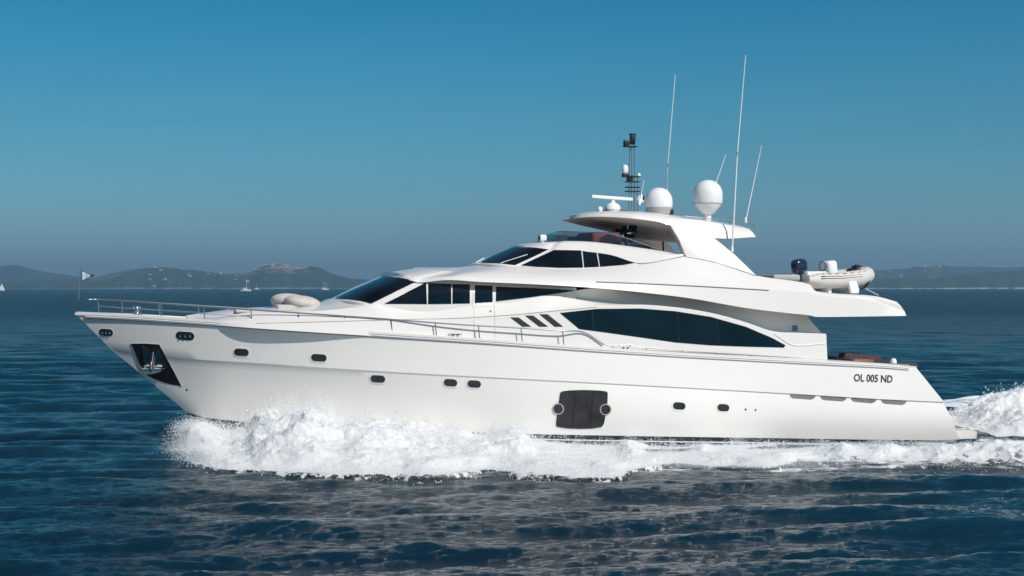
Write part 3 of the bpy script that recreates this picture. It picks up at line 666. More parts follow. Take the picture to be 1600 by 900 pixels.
# ------------------------------------------------------------------ flybridge seats and people
box('helm_seat', L(935, 374, -0.8), (1.0, 1.7, 0.42), M['maroon'], yacht, 0.12)
box('helm_console', L(915, 381, -0.1), (0.7, 2.0, 0.5), M['brown'], yacht, 0.1)
box('flybridge_sofa', L(985, 392, -0.6), (1.0, 1.4, 0.35), M['brown'], yacht, 0.1)
def skin_mesh(name, joints, edges, parent, m, levels=2):
    me = bpy.data.meshes.new(name); me.from_pydata([j[0] for j in joints], edges, []); o = bpy.data.objects.new(name, me); C.objects.link(o)
    md = o.modifiers.new('s', 'SKIN'); sv = me.skin_vertices[0].data
    for i, j in enumerate(joints):
        sv[i].radius = j[1] if isinstance(j[1], tuple) else (j[1], j[1]); sv[i].use_root = (i == 0)
    sb = o.modifiers.new('u', 'SUBSURF'); sb.levels = levels; sb.render_levels = levels
    dg = bpy.context.evaluated_depsgraph_get(); nm = bpy.data.meshes.new_from_object(o.evaluated_get(dg)); bpy.data.objects.remove(o)
    nm.materials.clear(); return link(name, nm, m, parent, 80)
def person(p, rz, label):
    """seated figure, hips at p; faces its own -x"""
    e = empty('person', M0 @ p, TH+rz); tag(e, label, 'person')
    J = [((0, 0, 0.0), .14), ((0, 0, .22), (.13, .16)), ((-.02, 0, .42), (.12, .19)), ((-.03, 0, .54), .065), ((-.05, 0, .62), .06), ((-.06, 0, .70), (.085, .08)), ((-.06, 0, .79), (.075, .07)),
         ((-.02, .20, .46), .065), ((-.06, .25, .22), .05), ((-.30, .20, .18), .038), ((-.38, .18, .20), .03),
         ((-.02, -.20, .46), .065), ((-.06, -.25, .22), .05), ((-.30, -.20, .18), .038), ((-.38, -.18, .20), .03),
         ((-.1, .1, -.02), .09), ((-.45, .12, 0), .065), ((-.47, .12, -.38), .045), ((-.60, .12, -.42), .035),
         ((-.1, -.1, -.02), .09), ((-.45, -.12, 0), .065), ((-.47, -.12, -.38), .045), ((-.60, -.12, -.42), .035)]
    E = [(0, 1), (1, 2), (2, 3), (3, 4), (4, 5), (5, 6), (2, 7), (7, 8), (8, 9), (9, 10), (2, 11), (11, 12), (12, 13), (13, 14), (0, 15), (15, 16), (16, 17), (17, 18), (0, 19), (19, 20), (20, 21), (21, 22)]
    b = skin_mesh('body', J, E, e, M['suit']); b.data.materials.append(M['skin'])
    for f in b.data.polygons:
        c = f.center
        if c.z > 0.58 or c.x < -0.33 and abs(c.y) > .13 and c.z > .12: f.material_index = 1
    for s in (-1, 1):
        blob('eye', Vector((-.135, .03*s, .735)), (.008, .012, .008), M['black'], e)
        for q in range(4): tube('finger', [(-.38, .16*s+.018*q*s, .20), (-.43, .155*s+.019*q*s, .195), (-.455, .15*s+.019*q*s, .165)], .009, M['skin'], e, 6)
    blob('nose', Vector((-.145, 0, .71)), (.018, .013, .02), M['skin'], e)
    h = blob('hair', Vector((-.045, 0, .775)), (.098, .09, .075), M['hair'], e, 2.2)
    prism_pts = [Vector((-.155, -.03, .50)), Vector((-.155, .03, .50)), Vector((-.17, 0, .33))]
    mk('shirt_front', [(-.14, -.045, .53), (-.14, .045, .53), (-.165, 0, .33), (-.10, -.045, .53), (-.10, .045, .53), (-.12, 0, .33)], [(0, 1, 2), (5, 4, 3), (0, 3, 4, 1), (1, 4, 5, 2), (2, 5, 3, 0)], M['white'], e, 0)
    return e
person(L(984, 374.5, -1.3), R(42), 'person in dark suit and white shirt seated nearest the camera under the hardtop')
person(L(966, 377.5, -0.3), R(8), 'person in dark clothes sitting just beyond the one with the white shirt front')
# ------------------------------------------------------------------ cockpit and aft deck furniture
box('aft_sofa', L(1335, 563, 1.2), (1.7, 0.9, 0.34), M['brown'], yacht, 0.1)
box('aft_sunpad', L(1372, 568.5, 0.6), (1.1, 3.6, 0.22), M['brown'], yacht, 0.1)
box('cockpit_table', L(1336, 563, -1.0), (0.75, 1.2, 0.1), M['wood'], yacht, 0.02)
lathe('table_leg', [(.2, -.6), (.06, -.55), (.06, 0)], tuple(L(1336, 563, -1.0)), M['steel'], yacht, 12)
for i, x in enumerate((1318, 1325, 1333, 1341, 1349)): blob('cushion', L(x, 556.5+i*.5, 0.1+0.1*i), (0.16, 0.2, 0.12), M['brown'], yacht, 2.4)
blob('mooring_bollard', L(1396, 566, -2.5), (0.10, 0.1, 0.13), M['white'], yacht, 2.4)
for x in (1298, 1304, 1310, 1318): box('cushion_clip', L(x, 564.3, -2.3), (.1, .1, .08), M['black'], yacht, .02)
box('fly_sunpad', L(1205, 434.5, -1.2), (0.95, 2.4, 0.22), M['tubegrey'], yacht, 0.07)
# ------------------------------------------------------------------ tender on the aft upper deck
tb = L(1300, 456, -0.4)
tender = empty('inflatable_tender', M0 @ tb, TH+R(14)); tag(tender, 'pale grey inflatable tender with dark outboard lashed on the aft upper deck', 'dinghy')
LT = 1.55
def tpt(u, s):   # tube centre line, bow towards +x
    x = -LT+u*2*LT; y = s*0.62*(1-max(0, (u-.62)/.38)**2.2); z = 0.40+0.20*max(0, (u-.35)/.65)**1.6
    return Vector((x, y, z))
cl = [tpt(u, -1) for u in np.linspace(0, 1, 22)]+[tpt(u, 1) for u in np.linspace(1, 0, 22)][1:]
bm = bmesh.new(); n_ = 16; rings = []
for i, p in enumerate(cl):
    d = (cl[min(i+1, len(cl)-1)]-cl[max(i-1, 0)]).normalized(); s = d.cross(Vector((0, 0, 1))).normalized(); u = s.cross(d)
    e_ = min(i, len(cl)-1-i); rr_ = 0.235*min(1, .35+.2*e_) if e_ < 4 else 0.235+0.03*min(1, e_/20)
    rings.append([bm.verts.new(p+s*math.cos(2*math.pi*k_/n_)*rr_+u*math.sin(2*math.pi*k_/n_)*rr_) for k_ in range(n_)])
for A_, B_ in zip(rings, rings[1:]):
    for k_ in range(n_): bm.faces.new((A_[k_], A_[(k_+1) % n_], B_[(k_+1) % n_], B_[k_]))
bm.faces.new(rings[0]); bm.faces.new(rings[-1]); bmesh.ops.recalc_face_normals(bm, faces=bm.faces)
tub = from_bm('tube', bm, M['tube'], tender, 50)
for s in (-1, 1):
    for ang in (12, 28):
        tube('rubbing_strake', [tpt(u, s)+Vector((0, s*.245*math.cos(R(ang)), .245*math.sin(R(ang)))) for u in np.linspace(.12, .84, 14)], 0.011, M['darkgrey'], tub, 6)
V = []; Fc = []; us = np.linspace(0.03, 1, 14)
for u in us:
    w = tpt(u, -1).y; z = tpt(u, -1).z
    kz = 0.02+0.45*max(0, (u-.55)/.45)**2.0
    for yy, zz in ((w, z-.05), (w*.75, max(z-.28, kz)), (w*.4, kz+.09), (0, kz), (-w*.4, kz+.09), (-w*.75, max(z-.28, kz)), (-w, z-.05)): V.append((-LT+u*2*LT, yy, zz))
for i in range(len(us)-1):
    for j in range(6): Fc.append((i*7+j, i*7+j+1, (i+1)*7+j+1, (i+1)*7+j))
Fc.append(tuple(range(7)))
mk('hull', V, Fc, M['tube'], tender, 40)
box('floor', (-.2, 0, .3), (2.2, .9, .04), M['tubegrey'], tender, 0.01)
box('seat', (-.75, 0, .52), (.55, .7, .34), M['white'], tender, .07)
box('console', (-.12, 0, .72), (.42, .5, .66), M['white'], tender, .11, mtx=Matrix.Rotation(R(-9), 4, 'Y'))
bm = bmesh.new(); tube_bm(bm, [Vector((-.42+.0*k_, .16*math.cos(k_*math.pi/8), .86+.16*math.sin(k_*math.pi/8))) for k_ in range(16)], .015, 6, closed=True); from_bm('steering_wheel', bm, M['black'], tender, 60)
ob = blob('outboard_cowl', Vector((-1.42, 0, .84)), (.27, .2, .26), M['cowl'], tender, 3.2, tilt=R(-6))
box('outboard_leg', (-1.45, 0, .45), (.16, .12, .5), M['cowl'], tender, .04)
box('transom', (-1.3, 0, .36), (.08, .9, .4), M['white'], tender, .02)
box('engine_well', (-1.1, 0, .6), (.5, .7, .16), M['white'], tender, .05)
for x in (0.95, 1.02):
    bm = bmesh.new(); pts = []
    for k_ in range(21):
        a = math.pi*(-0.35+1.7*k_/20); pts.append(Vector((x, -.70*math.cos(a), .44+.38*math.sin(a)-.02)))
    tube_bm(bm, pts, .022, 6); from_bm('lashing_strap', bm, M['black'], tender, 60)
for s in (-1, 1):
    gl = []
    for q_ in range(25):
        u = .15+.62*q_/24; gl.append(tpt(u, s)+Vector((0, s*(.15+.03*math.cos(q_*math.pi/2)), .19+.02*math.cos(q_*math.pi/2))))
    tube('grab_line', gl, .009, M['darkgrey'], tub, 5)
box('bow_locker', (1.1, 0, .86), (.26, .3, .08), M['maroon'], tender, .03)
blob('strap_ratchet', Vector((0.92, -.2, .88)), (.1, .06, .05), M['black'], tender)
for x, h_ in ((-.55, .0), (.65, .05)):
    box('cradle', (x, 0, .06), (.14, 1.1, .22), M['white'], tender, .03)
prism('chock_fairing', [Vector(q) for q in ((.1, -.86, -.05), (.42, -.86, -.05), (.40, -.86, .20), (.30, -.86, .38), (.08, -.86, .40), (-.02, -.86, .30))], .1, M['white'], tender, 1, .02)
tube('lashing_line', [Vector((1.05, -.5, .1)), Vector((1.35, -.8, -.12))], .012, M['white'], tender, 6)

# ================================================================== SEA
T0 = np.array
def axis(lo, hi, d0, far, grow, neg=None):
    a = list(np.arange(lo, hi, d0)); d = d0
    x = a[-1]
    while x < far: d *= grow; x += d; a.append(x)
    return a
def axis2(lo, d0, k, far):
    a = [lo]
    while a[-1] < far: a.append(a[-1]+min(max(d0, a[-1]**2*k), a[-1]*.04 if a[-1] > 60 else 9))
    return a
ys = axis2(19, 0.055, 0.00005, 9000)
lowy = [-400, -150, -60, -20, 0, 8, 13, 16, 17.5, 18.3]
ys = np.array(lowy+ys)
xr = axis(0, 17.5, 0.06, 9000, 1.03); xs_ = np.array([-v for v in xr[:0:-1]]+xr)
NX, NY = len(xs_), len(ys)
gx, gy = np.meshgrid(xs_, ys)
dxs = np.gradient(xs_); dys = np.gradient(ys)
sp_grid = np.maximum(dxs[None, :]*np.ones((NY, 1)), dys[:, None]*np.ones((1, NX)))
# wind sea: many trains of waves, running mostly towards the camera so the crests lie across the view
z = np.zeros_like(gx); ox = np.zeros_like(gx); oy = np.zeros_like(gx)
wr = np.random.default_rng(11)
NW = 210
lam = np.exp(wr.uniform(np.log(0.20), np.log(9), NW)); ang = R(-82)+wr.normal(0, 1, NW)*np.where(lam > 1.2, .26, .5)
ph = wr.uniform(0, 2*np.pi, NW)
for l_, a_, p_ in zip(lam, ang, ph):
    k_ = 2*np.pi/l_; amp = 0.0022*l_**0.75*(1+1.5*min(1, max(0, (l_-.9)/1.4)))*(1 if l_ < 2.6 else (2.6/l_)**0.75)
    wgt = np.clip(l_/(2.2*sp_grid)-1.0, 0, 1)
    th = k_*(gx*math.cos(a_)+gy*math.sin(a_))+p_
    s_, c_ = np.sin(th), np.cos(th)
    z += amp*wgt*c_; ox -= 0.65*amp*wgt*s_*math.cos(a_); oy -= 0.65*amp*wgt*s_*math.sin(a_)
def vnoise(x, y, seed=0):
    xi = np.floor(x).astype(np.int64); yi = np.floor(y).astype(np.int64); fx_ = x-xi; fy_ = y-yi
    fx_ = fx_*fx_*(3-2*fx_); fy_ = fy_*fy_*(3-2*fy_)
    def h(a, b):
        v = (a*374761393+b*668265263+seed*2147483647) & 0xffffffff
        v = ((v ^ (v >> 13))*1274126177) & 0xffffffff
        return ((v ^ (v >> 16)) & 0xffff)/65535.0
    return (h(xi, yi)*(1-fx_)+h(xi+1, yi)*fx_)*(1-fy_)+(h(xi, yi+1)*(1-fx_)+h(xi+1, yi+1)*fx_)*fy_
def fbm(x, y, o=4, seed=0):
    v = 0; a = .5
    for i in range(o): v = v+a*vnoise(x*2**i, y*2**i, seed+i*17); a *= .5
    return v
# gusts change the height of the chop
gust = 0.75+0.6*fbm(gx/11, gy/6, 3, 5); z *= gust; ox *= gust; oy *= gust
# yacht frame of every sea vertex
lx = math.cos(TH)*(gx-OX)+math.sin(TH)*(gy-OY); ly = -math.sin(TH)*(gx-OX)+math.cos(TH)*(gy-OY)
def sm(a, b, v): t = np.clip((v-a)/(b-a), 0, 1); return t*t*(3-2*t)
# calmer and slightly hollow water beside the hull, wave ridge under the foam line
side = -ly-3.2
inside = sm(-29, -20, lx)*(1-sm(0, 4, lx))*(1-sm(0.0, 1.2, np.abs(ly)-3.0))
z = z*(1-0.8*inside)-0.15*inside
ridge_d = 5.0+0.10*(lx+14)
ridge = np.exp(-((side-ridge_d)/1.3)**2)*sm(-24, -16, lx)*(1-sm(6, 16, lx))
z += 0.0*ridge*(0.6+0.8*fbm(gx/2.2, gy/1.2, 3, 9))
# stern wake: rising mound behind the transom and smooth shoulder each side
we = 2.6+0.16*np.maximum(lx, 0)
wk = sm(2.4, 8.0, lx)*np.exp(-np.maximum(lx-12, 0)/25)*np.exp(-(ly/we)**4)
z += wk*(0.9+0.8*(fbm(lx/1.3, ly/1.0, 4, 3)-.45))
far_sh = np.exp(-((ly-(3.5+0.22*(lx+8)))/1.3)**2)*sm(-10, 0, lx)*np.exp(-np.maximum(lx-15, 0)/25)
z += 0.45*far_sh*(0.7+0.6*fbm(lx/1.4, ly/1.2, 3, 4))
# thin foam density on the water
foam = np.zeros_like(z)
foam = np.maximum(foam, 1.0*sm(1.2, 3.0, lx)*np.exp(-(ly/(we*1.1))**4)*np.exp(-np.maximum(lx-25, 0)/30))
foam = np.maximum(foam, 0.80*far_sh)
foam = np.maximum(foam, 0.62*np.exp(-((side-1.6)/2.0)**2)*sm(-9, -1, lx)*(1-sm(12, 30, lx)))
foam = np.maximum(foam, 0.80*np.exp(-((side-(ridge_d-0.9))/1.3)**2)*sm(-23, -16, lx)*(1-sm(20, 60, lx)))
caps = sm(0.62, 0.72, fbm(gx/1.7, gy/0.8, 4, 21))*sm(0.09, 0.16, z)*0.0
foam = np.maximum(foam, 0.66*np.exp(-((side-(ridge_d+0.3))/.8)**2)*sm(-24, -18, lx)*(1-sm(20, 60, lx)))
V = np.stack([gx+ox, gy+oy, z], -1).reshape(-1, 3).astype(np.float32)
idx = np.arange(NX*NY).reshape(NY, NX)
Fq = np.stack([idx[:-1, :-1], idx[:-1, 1:], idx[1:, 1:], idx[1:, :-1]], -1).reshape(-1, 4)
def fastmesh(name, V, Fq, m, smooth=True, attrs=None, vpf=4):
    me = bpy.data.meshes.new(name); me.vertices.add(len(V)); me.vertices.foreach_set('co', V.astype(np.float32).ravel())
    me.loops.add(Fq.size); me.loops.foreach_set('vertex_index', Fq.astype(np.int32).ravel())
    me.polygons.add(len(Fq)); me.polygons.foreach_set('loop_start', np.arange(0, Fq.size, vpf, dtype=np.int32))
    me.polygons.foreach_set('use_smooth', np.full(len(Fq), smooth))
    me.update(calc_edges=True)
    for k_, a_ in (attrs or {}).items():
        at = me.attributes.new(k_, 'FLOAT', 'POINT'); at.data.foreach_set('value', a_.astype(np.float32).ravel())
    me.materials.append(m)
    o = bpy.data.objects.new(name, me); C.objects.link(o); return o
def nn(t, typ, **kw):
    n_ = t.nodes.new(typ)
    for k_, v_ in kw.items(): setattr(n_, k_, v_)
    return n_
def mth(t, op, a, b=None, clamp=False):
    n_ = t.nodes.new('ShaderNodeMath'); n_.operation = op; n_.use_clamp = clamp
    for i_, v_ in enumerate((a, b)):
        if v_ is None: continue
        if isinstance(v_, (int, float)): n_.inputs[i_].default_value = v_
        else: t.links.new(v_, n_.inputs[i_])
    return n_.outputs[0]
def sea_material():
    m = bpy.data.materials.new('sea_water'); m.use_nodes = True; t = m.node_tree; l = t.links; b = t.nodes['Principled BSDF']
    b.inputs['IOR'].default_value = 1.36; b.inputs['Roughness'].default_value = 0.07; b.inputs['Specular Tint'].default_value = (.84, .97, 1, 1)
    geo = nn(t, 'ShaderNodeNewGeometry')
    mp = nn(t, 'ShaderNodeMapping'); mp.inputs['Scale'].default_value = (0.75, 1.5, 1); mp.inputs['Rotation'].default_value = (0, 0, R(12)); l.new(geo.outputs['Position'], mp.inputs[0])
    n1 = nn(t, 'ShaderNodeTexNoise'); n1.inputs['Scale'].default_value = 3.6; n1.inputs['Detail'].default_value = 7; n1.inputs['Roughness'].default_value = .66; n1.inputs['Distortion'].default_value = .3
    l.new(mp.outputs[0], n1.inputs[0])
    n2 = nn(t, 'ShaderNodeTexNoise'); n2.inputs['Scale'].default_value = 0.22; n2.inputs['Detail'].default_value = 5; n2.inputs['Roughness'].default_value = .6
    l.new(mp.outputs[0], n2.inputs[0])
    cd_ = nn(t, 'ShaderNodeCameraData')
    # long waves beyond the finely modelled water
    b1_ = nn(t, 'ShaderNodeBump'); b1_.inputs['Strength'].default_value = 1; b1_.inputs['Distance'].default_value = 0.085; l.new(n1.outputs[0], b1_.inputs['Height'])
    far = nn(t, 'ShaderNodeVectorMath', operation='LENGTH'); l.new(geo.outputs['Position'], far.inputs[0])
    fr = nn(t, 'ShaderNodeMapRange'); fr.inputs[1].default_value = 45; fr.inputs[2].default_value = 160; fr.inputs[3].default_value = 0; fr.inputs[4].default_value = 1; l.new(far.outputs['Value'], fr.inputs[0])
    rr2 = nn(t, 'ShaderNodeMapRange'); rr2.inputs[1].default_value = 35; rr2.inputs[2].default_value = 300; rr2.inputs[3].default_value = .045; rr2.inputs[4].default_value = .34; l.new(far.outputs['Value'], rr2.inputs[0]); l.new(rr2.outputs[0], b.inputs['Roughness'])
    b2_ = nn(t, 'ShaderNodeBump'); b2_.inputs['Distance'].default_value = 7.0; l.new(fr.outputs[0], b2_.inputs['Strength']); l.new(n2.outputs[0], b2_.inputs['Height']); l.new(b1_.outputs[0], b2_.inputs['Normal'])
    l.new(b2_.outputs[0], b.inputs['Normal'])
    # body colour with broad patches of different blue
    mp3 = nn(t, 'ShaderNodeMapping'); mp3.inputs['Scale'].default_value = (0.004, 0.012, 1); l.new(geo.outputs['Position'], mp3.inputs[0])
    n3 = nn(t, 'ShaderNodeTexNoise'); n3.inputs['Scale'].default_value = 1; n3.inputs['Detail'].default_value = 4; l.new(mp3.outputs[0], n3.inputs[0])
    cr = nn(t, 'ShaderNodeValToRGB'); cr.color_ramp.elements[0].position = .35; cr.color_ramp.elements[1].position = .7
    cr.color_ramp.elements[0].color = (0.0002, 0.010, 0.020, 1); cr.color_ramp.elements[1].color = (0.0004, 0.044, 0.066, 1); l.new(n3.outputs[0], cr.inputs[0])
    l.new(cr.outputs[0], b.inputs['Base Color'])
    # foam
    at = nn(t, 'ShaderNodeAttribute', attribute_name='foam')
    mp4 = nn(t, 'ShaderNodeMapping'); mp4.inputs['Rotation'].default_value = (0, 0, -TH); mp4.inputs['Scale'].default_value = (0.7, 1.6, 1.6); l.new(geo.outputs['Position'], mp4.inputs[0])
    n4 = nn(t, 'ShaderNodeTexNoise'); n4.inputs['Scale'].default_value = 1.5; n4.inputs['Detail'].default_value = 9; n4.inputs['Roughness'].default_value = .68; n4.inputs['Distortion'].default_value = 0.9; l.new(mp4.outputs[0], n4.inputs[0])
    v = mth(t, 'ADD', mth(t, 'MULTIPLY', at.outputs['Fac'], 0.80), mth(t, 'SUBTRACT', n4.outputs[0], 1.0))
    mr = nn(t, 'ShaderNodeMapRange'); mr.inputs[1].default_value = -0.04; mr.inputs[2].default_value = 0.12; l.new(v, mr.inputs[0])
    fo = nn(t, 'ShaderNodeBsdfPrincipled'); fo.inputs['Base Color'].default_value = (.82, .86, .88, 1); fo.inputs['Roughness'].default_value = .8
    b4_ = nn(t, 'ShaderNodeBump'); b4_.inputs['Distance'].default_value = 0.12; l.new(n4.outputs[0], b4_.inputs['Height']); l.new(b4_.outputs[0], fo.inputs['Normal'])
    ms = nn(t, 'ShaderNodeMixShader'); l.new(mr.outputs[0], ms.inputs[0]); l.new(b.outputs[0], ms.inputs[1]); l.new(fo.outputs[0], ms.inputs[2])
    l.new(ms.outputs[0], t.nodes['Material Output'].inputs[0])
    return m
sea = fastmesh('sea', V, Fq, sea_material(), True, {'foam': foam.reshape(-1)}); sea['kind'] = 'structure'
# ================================================================== SPRAY
def foam_material(name, thr_lo, thr_hi):
    m = bpy.data.materials.new(name); m.use_nodes = True; t = m.node_tree; l = t.links; b = t.nodes['Principled BSDF']
    b.inputs['Base Color'].default_value = (.96, .97, .97, 1); b.inputs['Roughness'].default_value = .9; b.inputs['Specular IOR Level'].default_value = 0.1; b.inputs['Subsurface Weight'].default_value = .8; b.inputs['Subsurface Radius'].default_value = (.3, .33, .36); b.inputs['Subsurface Scale'].default_value = .35
    geo = nn(t, 'ShaderNodeNewGeometry')
    n4 = nn(t, 'ShaderNodeTexNoise'); n4.inputs['Scale'].default_value = 3.4; n4.inputs['Detail'].default_value = 9; n4.inputs['Roughness'].default_value = .72; l.new(geo.outputs['Position'], n4.inputs[0])
    bp = nn(t, 'ShaderNodeBump'); bp.inputs['Distance'].default_value = 0.10; bp.inputs['Strength'].default_value = .5; l.new(n4.outputs[0], bp.inputs['Height']); l.new(bp.outputs[0], b.inputs['Normal'])
    at = nn(t, 'ShaderNodeAttribute', attribute_name='solid')
    v = mth(t, 'ADD', at.outputs['Fac'], mth(t, 'SUBTRACT', n4.outputs[0], 1.0))
    mr = nn(t, 'ShaderNodeMapRange'); mr.inputs[1].default_value = thr_lo; mr.inputs[2].default_value = thr_hi; l.new(v, mr.inputs[0])
    tl = nn(t, 'ShaderNodeBsdfTranslucent'); tl.inputs[0].default_value = (.9, .93, .95, 1); l.new(bp.outputs[0], tl.inputs[1])
    m1 = nn(t, 'ShaderNodeMixShader'); m1.inputs[0].default_value = .25; l.new(b.outputs[0], m1.inputs[1]); l.new(tl.outputs[0], m1.inputs[2])
    tr_ = nn(t, 'ShaderNodeBsdfTransparent'); ms = nn(t, 'ShaderNodeMixShader'); l.new(mr.outputs[0], ms.inputs[0]); l.new(tr_.outputs[0], ms.inputs[1]); l.new(m1.outputs[0], ms.inputs[2])
    l.new(ms.outputs[0], t.nodes['Material Output'].inputs[0]); return m
FM = foam_material('spray_foam', -0.06, 0.03)
def droplets(P, rad):
    """many tiny water blobs as one mesh"""
    O = np.array([[1, 0, 0], [-1, 0, 0], [0, 1, 0], [0, -1, 0], [0, 0, 1], [0, 0, -1]], float)
    FF = np.array([[0, 2, 4], [2, 1, 4], [1, 3, 4], [3, 0, 4], [2, 0, 5], [1, 2, 5], [3, 1, 5], [0, 3, 5]])
    st_ = rng.uniform(.6, 1.5, (len(P), 3))
    V = (P[:, None, :]+O[None]*rad[:, None, None]*st_[:, None, :]).reshape(-1, 3)
    Fx = (FF[None]+6*np.arange(len(P))[:, None, None]).reshape(-1, 3)
    return V, Fx
def sheet(top_tab, out_tab, xl, xr_, nu, nv, prof, rough, seed):
    """spray thrown from the hull: inner edge climbs the side, outer edge lies on the sea"""
    px = np.linspace(xl, xr_, nu)
    ti = np.interp(px, [a[0] for a in top_tab], [a[1] for a in top_tab]); to = np.interp(px, [a[0] for a in out_tab], [a[1] for a in out_tab])
    to = to+(fbm(px/60, px*0, 2, 88)-.5)*12
    inner = []; outer = []
    for a, t_, o_ in zip(px, ti, to):
        p = Lf(a, t_, lambda x: max(0.05, b_ch(x)+0.05)); q = M0 @ p; inner.append(q)
        outer.append(Wp(a, o_, 0.0))
    inner = np.array(inner); outer = np.array(outer); v = np.linspace(0, 1, nv)[None, :, None]
    P = inner[:, None, :]*(1-v)+outer[:, None, :]*v
    zt = inner[:, 2][:, None]; vv = v[..., 0]
    P[..., 2] = zt*prof(vv)
    return P
TOP = [(286, 706), (290, 684), (296, 662), (304, 652), (316, 651), (335, 664), (360, 672), (384, 664), (400, 642), (425, 632), (455, 630), (490, 634), (520, 648), (560, 652), (620, 656), (660, 664), (700, 672), (740, 676), (790, 668), (812, 670), (832, 690), (900, 694), (960, 697), (985, 684), (1010, 697), (1080, 702), (1100, 692), (1130, 702), (1200, 706), (1280, 708), (1360, 712), (1460, 716), (1600, 722), (1700, 728)]
OUT = [(262, 716), (275, 722), (300, 731), (330, 740), (360, 745), (430, 748), (520, 750), (620, 753), (700, 752), (760, 746), (830, 749), (900, 754), (950, 754), (1000, 742), (1040, 736), (1070, 735), (1130, 742), (1200, 739), (1260, 733), (1380, 731), (1500, 735), (1600, 739), (1700, 744)]
NU, NV = 1500, 130
P = sheet(TOP, OUT, 288, 1700, NU, NV, lambda v: (1-v**2.1)**0.85+0.10*np.sin(v*np.pi), 1, 1)
pxs = np.linspace(288, 1700, NU)[:, None]
vv = np.linspace(0, 1, NV)[None, :]
# aft of the waterline contact the inner part is open water: keep only the ridge
A_ = sm(1080, 1280, pxs)
zz = P[..., 2]
ridge_h = np.interp(pxs[:, 0], [262, 300, 500, 800, 1000, 1200, 1400, 1700], [.25, .5, .62, .42, .30, .30, .34, .40])[:, None]
hump = ridge_h*np.exp(-((vv-0.72)/0.24)**2)
big_n = fbm(P[..., 0]/0.95, P[..., 1]/0.8+P[..., 2]/0.8, 5, 31)
med_n = fbm(P[..., 0]/0.30, P[..., 1]/0.26+P[..., 2]/0.3, 4, 41)
fin_n = fbm(P[..., 0]/0.09, P[..., 1]/0.09+P[..., 2]/0.1, 2, 51)
edge = sm(0, .10, 1-vv)
zz = (1-A_)*np.maximum(zz*(0.80+0.5*(big_n-.45)), hump*.8)+A_*hump*(0.6+0.9*big_n)
zz = zz+edge*((big_n-.47)*0.55+(med_n-.47)*0.15+(fin_n-.4)*0.06)*np.clip(zz+.25, 0, 1)
low = sm(0, .20, 1-vv); zz = zz*low+0.10*(1-low)
P[..., 2] = np.maximum(zz, -0.02)-0.16*(1-sm(0, .035, 1-vv))
# push the lumps outwards as well as up
P[..., 1] -= (big_n-.47)*0.5*(1-sm(.45, .9, vv))*sm(0.1, .3, vv); P[..., 0] += (fbm(P[..., 0]/.5, P[..., 1]/.5, 3, 77)-.47)*.4
solid = 1.0*np.ones_like(zz)
solid = np.minimum(solid, 0.30+(1-vv)/(0.10+0.10*A_)*0.5+(med_n-.47)*.5)
inn_fade = sm(0.25, 0.60, vv-0.10*(big_n-.5)); solid = solid*(1-A_)+A_*np.minimum(solid, 0.25+0.65*inn_fade)
solid = np.minimum(solid, 0.35+0.65*sm(286, 300, pxs)); solid = solid-0.12*sm(1350, 1600, pxs)
bow_sp = fastmesh('bow_spray', P.reshape(-1, 3), np.stack([np.arange(NU*NV).reshape(NU, NV)[:-1, :-1], np.arange(NU*NV).reshape(NU, NV)[1:, :-1], np.arange(NU*NV).reshape(NU, NV)[1:, 1:], np.arange(NU*NV).reshape(NU, NV)[:-1, 1:]], -1).reshape(-1, 4), FM, True, {'solid': solid.reshape(-1)})
tag(bow_sp, 'white foaming bow wave spreading along the side of the yacht', 'spray', kind='stuff')
# flung droplets
def fling(n_, jf, zmax, rmin, rmax, w):
    i = rng.choice(NU, n_, p=w/w.sum()); j = np.clip((jf(n_)*NV).astype(int), 0, NV-1)
    B = P[i, j].copy(); h_ = np.maximum(P[i, 0, 2], .15)
    B[:, 2] += np.abs(rng.normal(0, 1, n_))**1.3*zmax*(0.35+h_)
    B[:, 0] += rng.normal(0, .18, n_)-.12*np.abs(rng.normal(0, 1, n_)); B[:, 1] += rng.normal(0, .15, n_)
    return B, rmin*(rmax/rmin)**(rng.random(n_)**2.2)
pw = pxs[:, 0]
clump = np.clip(fbm(pw/9, pw*0, 3, 66)-.35, 0, 1)**2*6
d1, ra = fling(24000, lambda n_: rng.random(n_)*.30, .15, .005, .018, (0.08+clump)*np.where(pw < 860, 1.0, .35)*np.where(pw < 1330, 1, .1))
d2, rb = fling(90000, lambda n_: rng.random(n_)*.95, .035, .006, .016, np.ones(NU)*np.where(pw < 1400, 1, .4))
d3, rc_ = fling(22000, lambda n_: rng.random(n_)*.9, .10, .003, .010, np.where(pw < 345, 1.0, .0)+1e-9)
d3[:, 0] -= np.abs(rng.normal(0, .14, len(d3)))
d4, rd_ = fling(3000, lambda n_: .9+.1*rng.random(n_), .03, .006, .02, np.ones(NU)); d4[:, 1] -= np.abs(rng.normal(0, .14, len(d4)))
JN, JM = 420, 110
wj = ((0.15+clump)*np.where(pw < 560, 1.3, np.where(pw < 900, .9, .45))*np.where(pw < 1330, 1, .15))
ji = rng.choice(NU, JN, p=wj/wj.sum()); jj = (rng.random(JN)**1.4*.75*NV).astype(int)
jh = np.abs(rng.normal(0, 1, JN))**1.2*.20+.05; jx = rng.normal(.25, .22, JN); jy = -np.abs(rng.normal(.1, .22, JN))
u_ = rng.random((JN, JM))**.8
jp = P[ji, jj][:, None, :]+np.stack([jx[:, None]*u_, jy[:, None]*u_, jh[:, None]*4*(u_*.85)*(1-u_*.62)/1.2], -1)
jp = jp+rng.normal(0, 1, jp.shape)*(.012+.07*u_[..., None]); jr = (.0035+.009*rng.random((JN, JM))**2.5)*(1.25-u_*.6)
jp[..., 2] -= .03
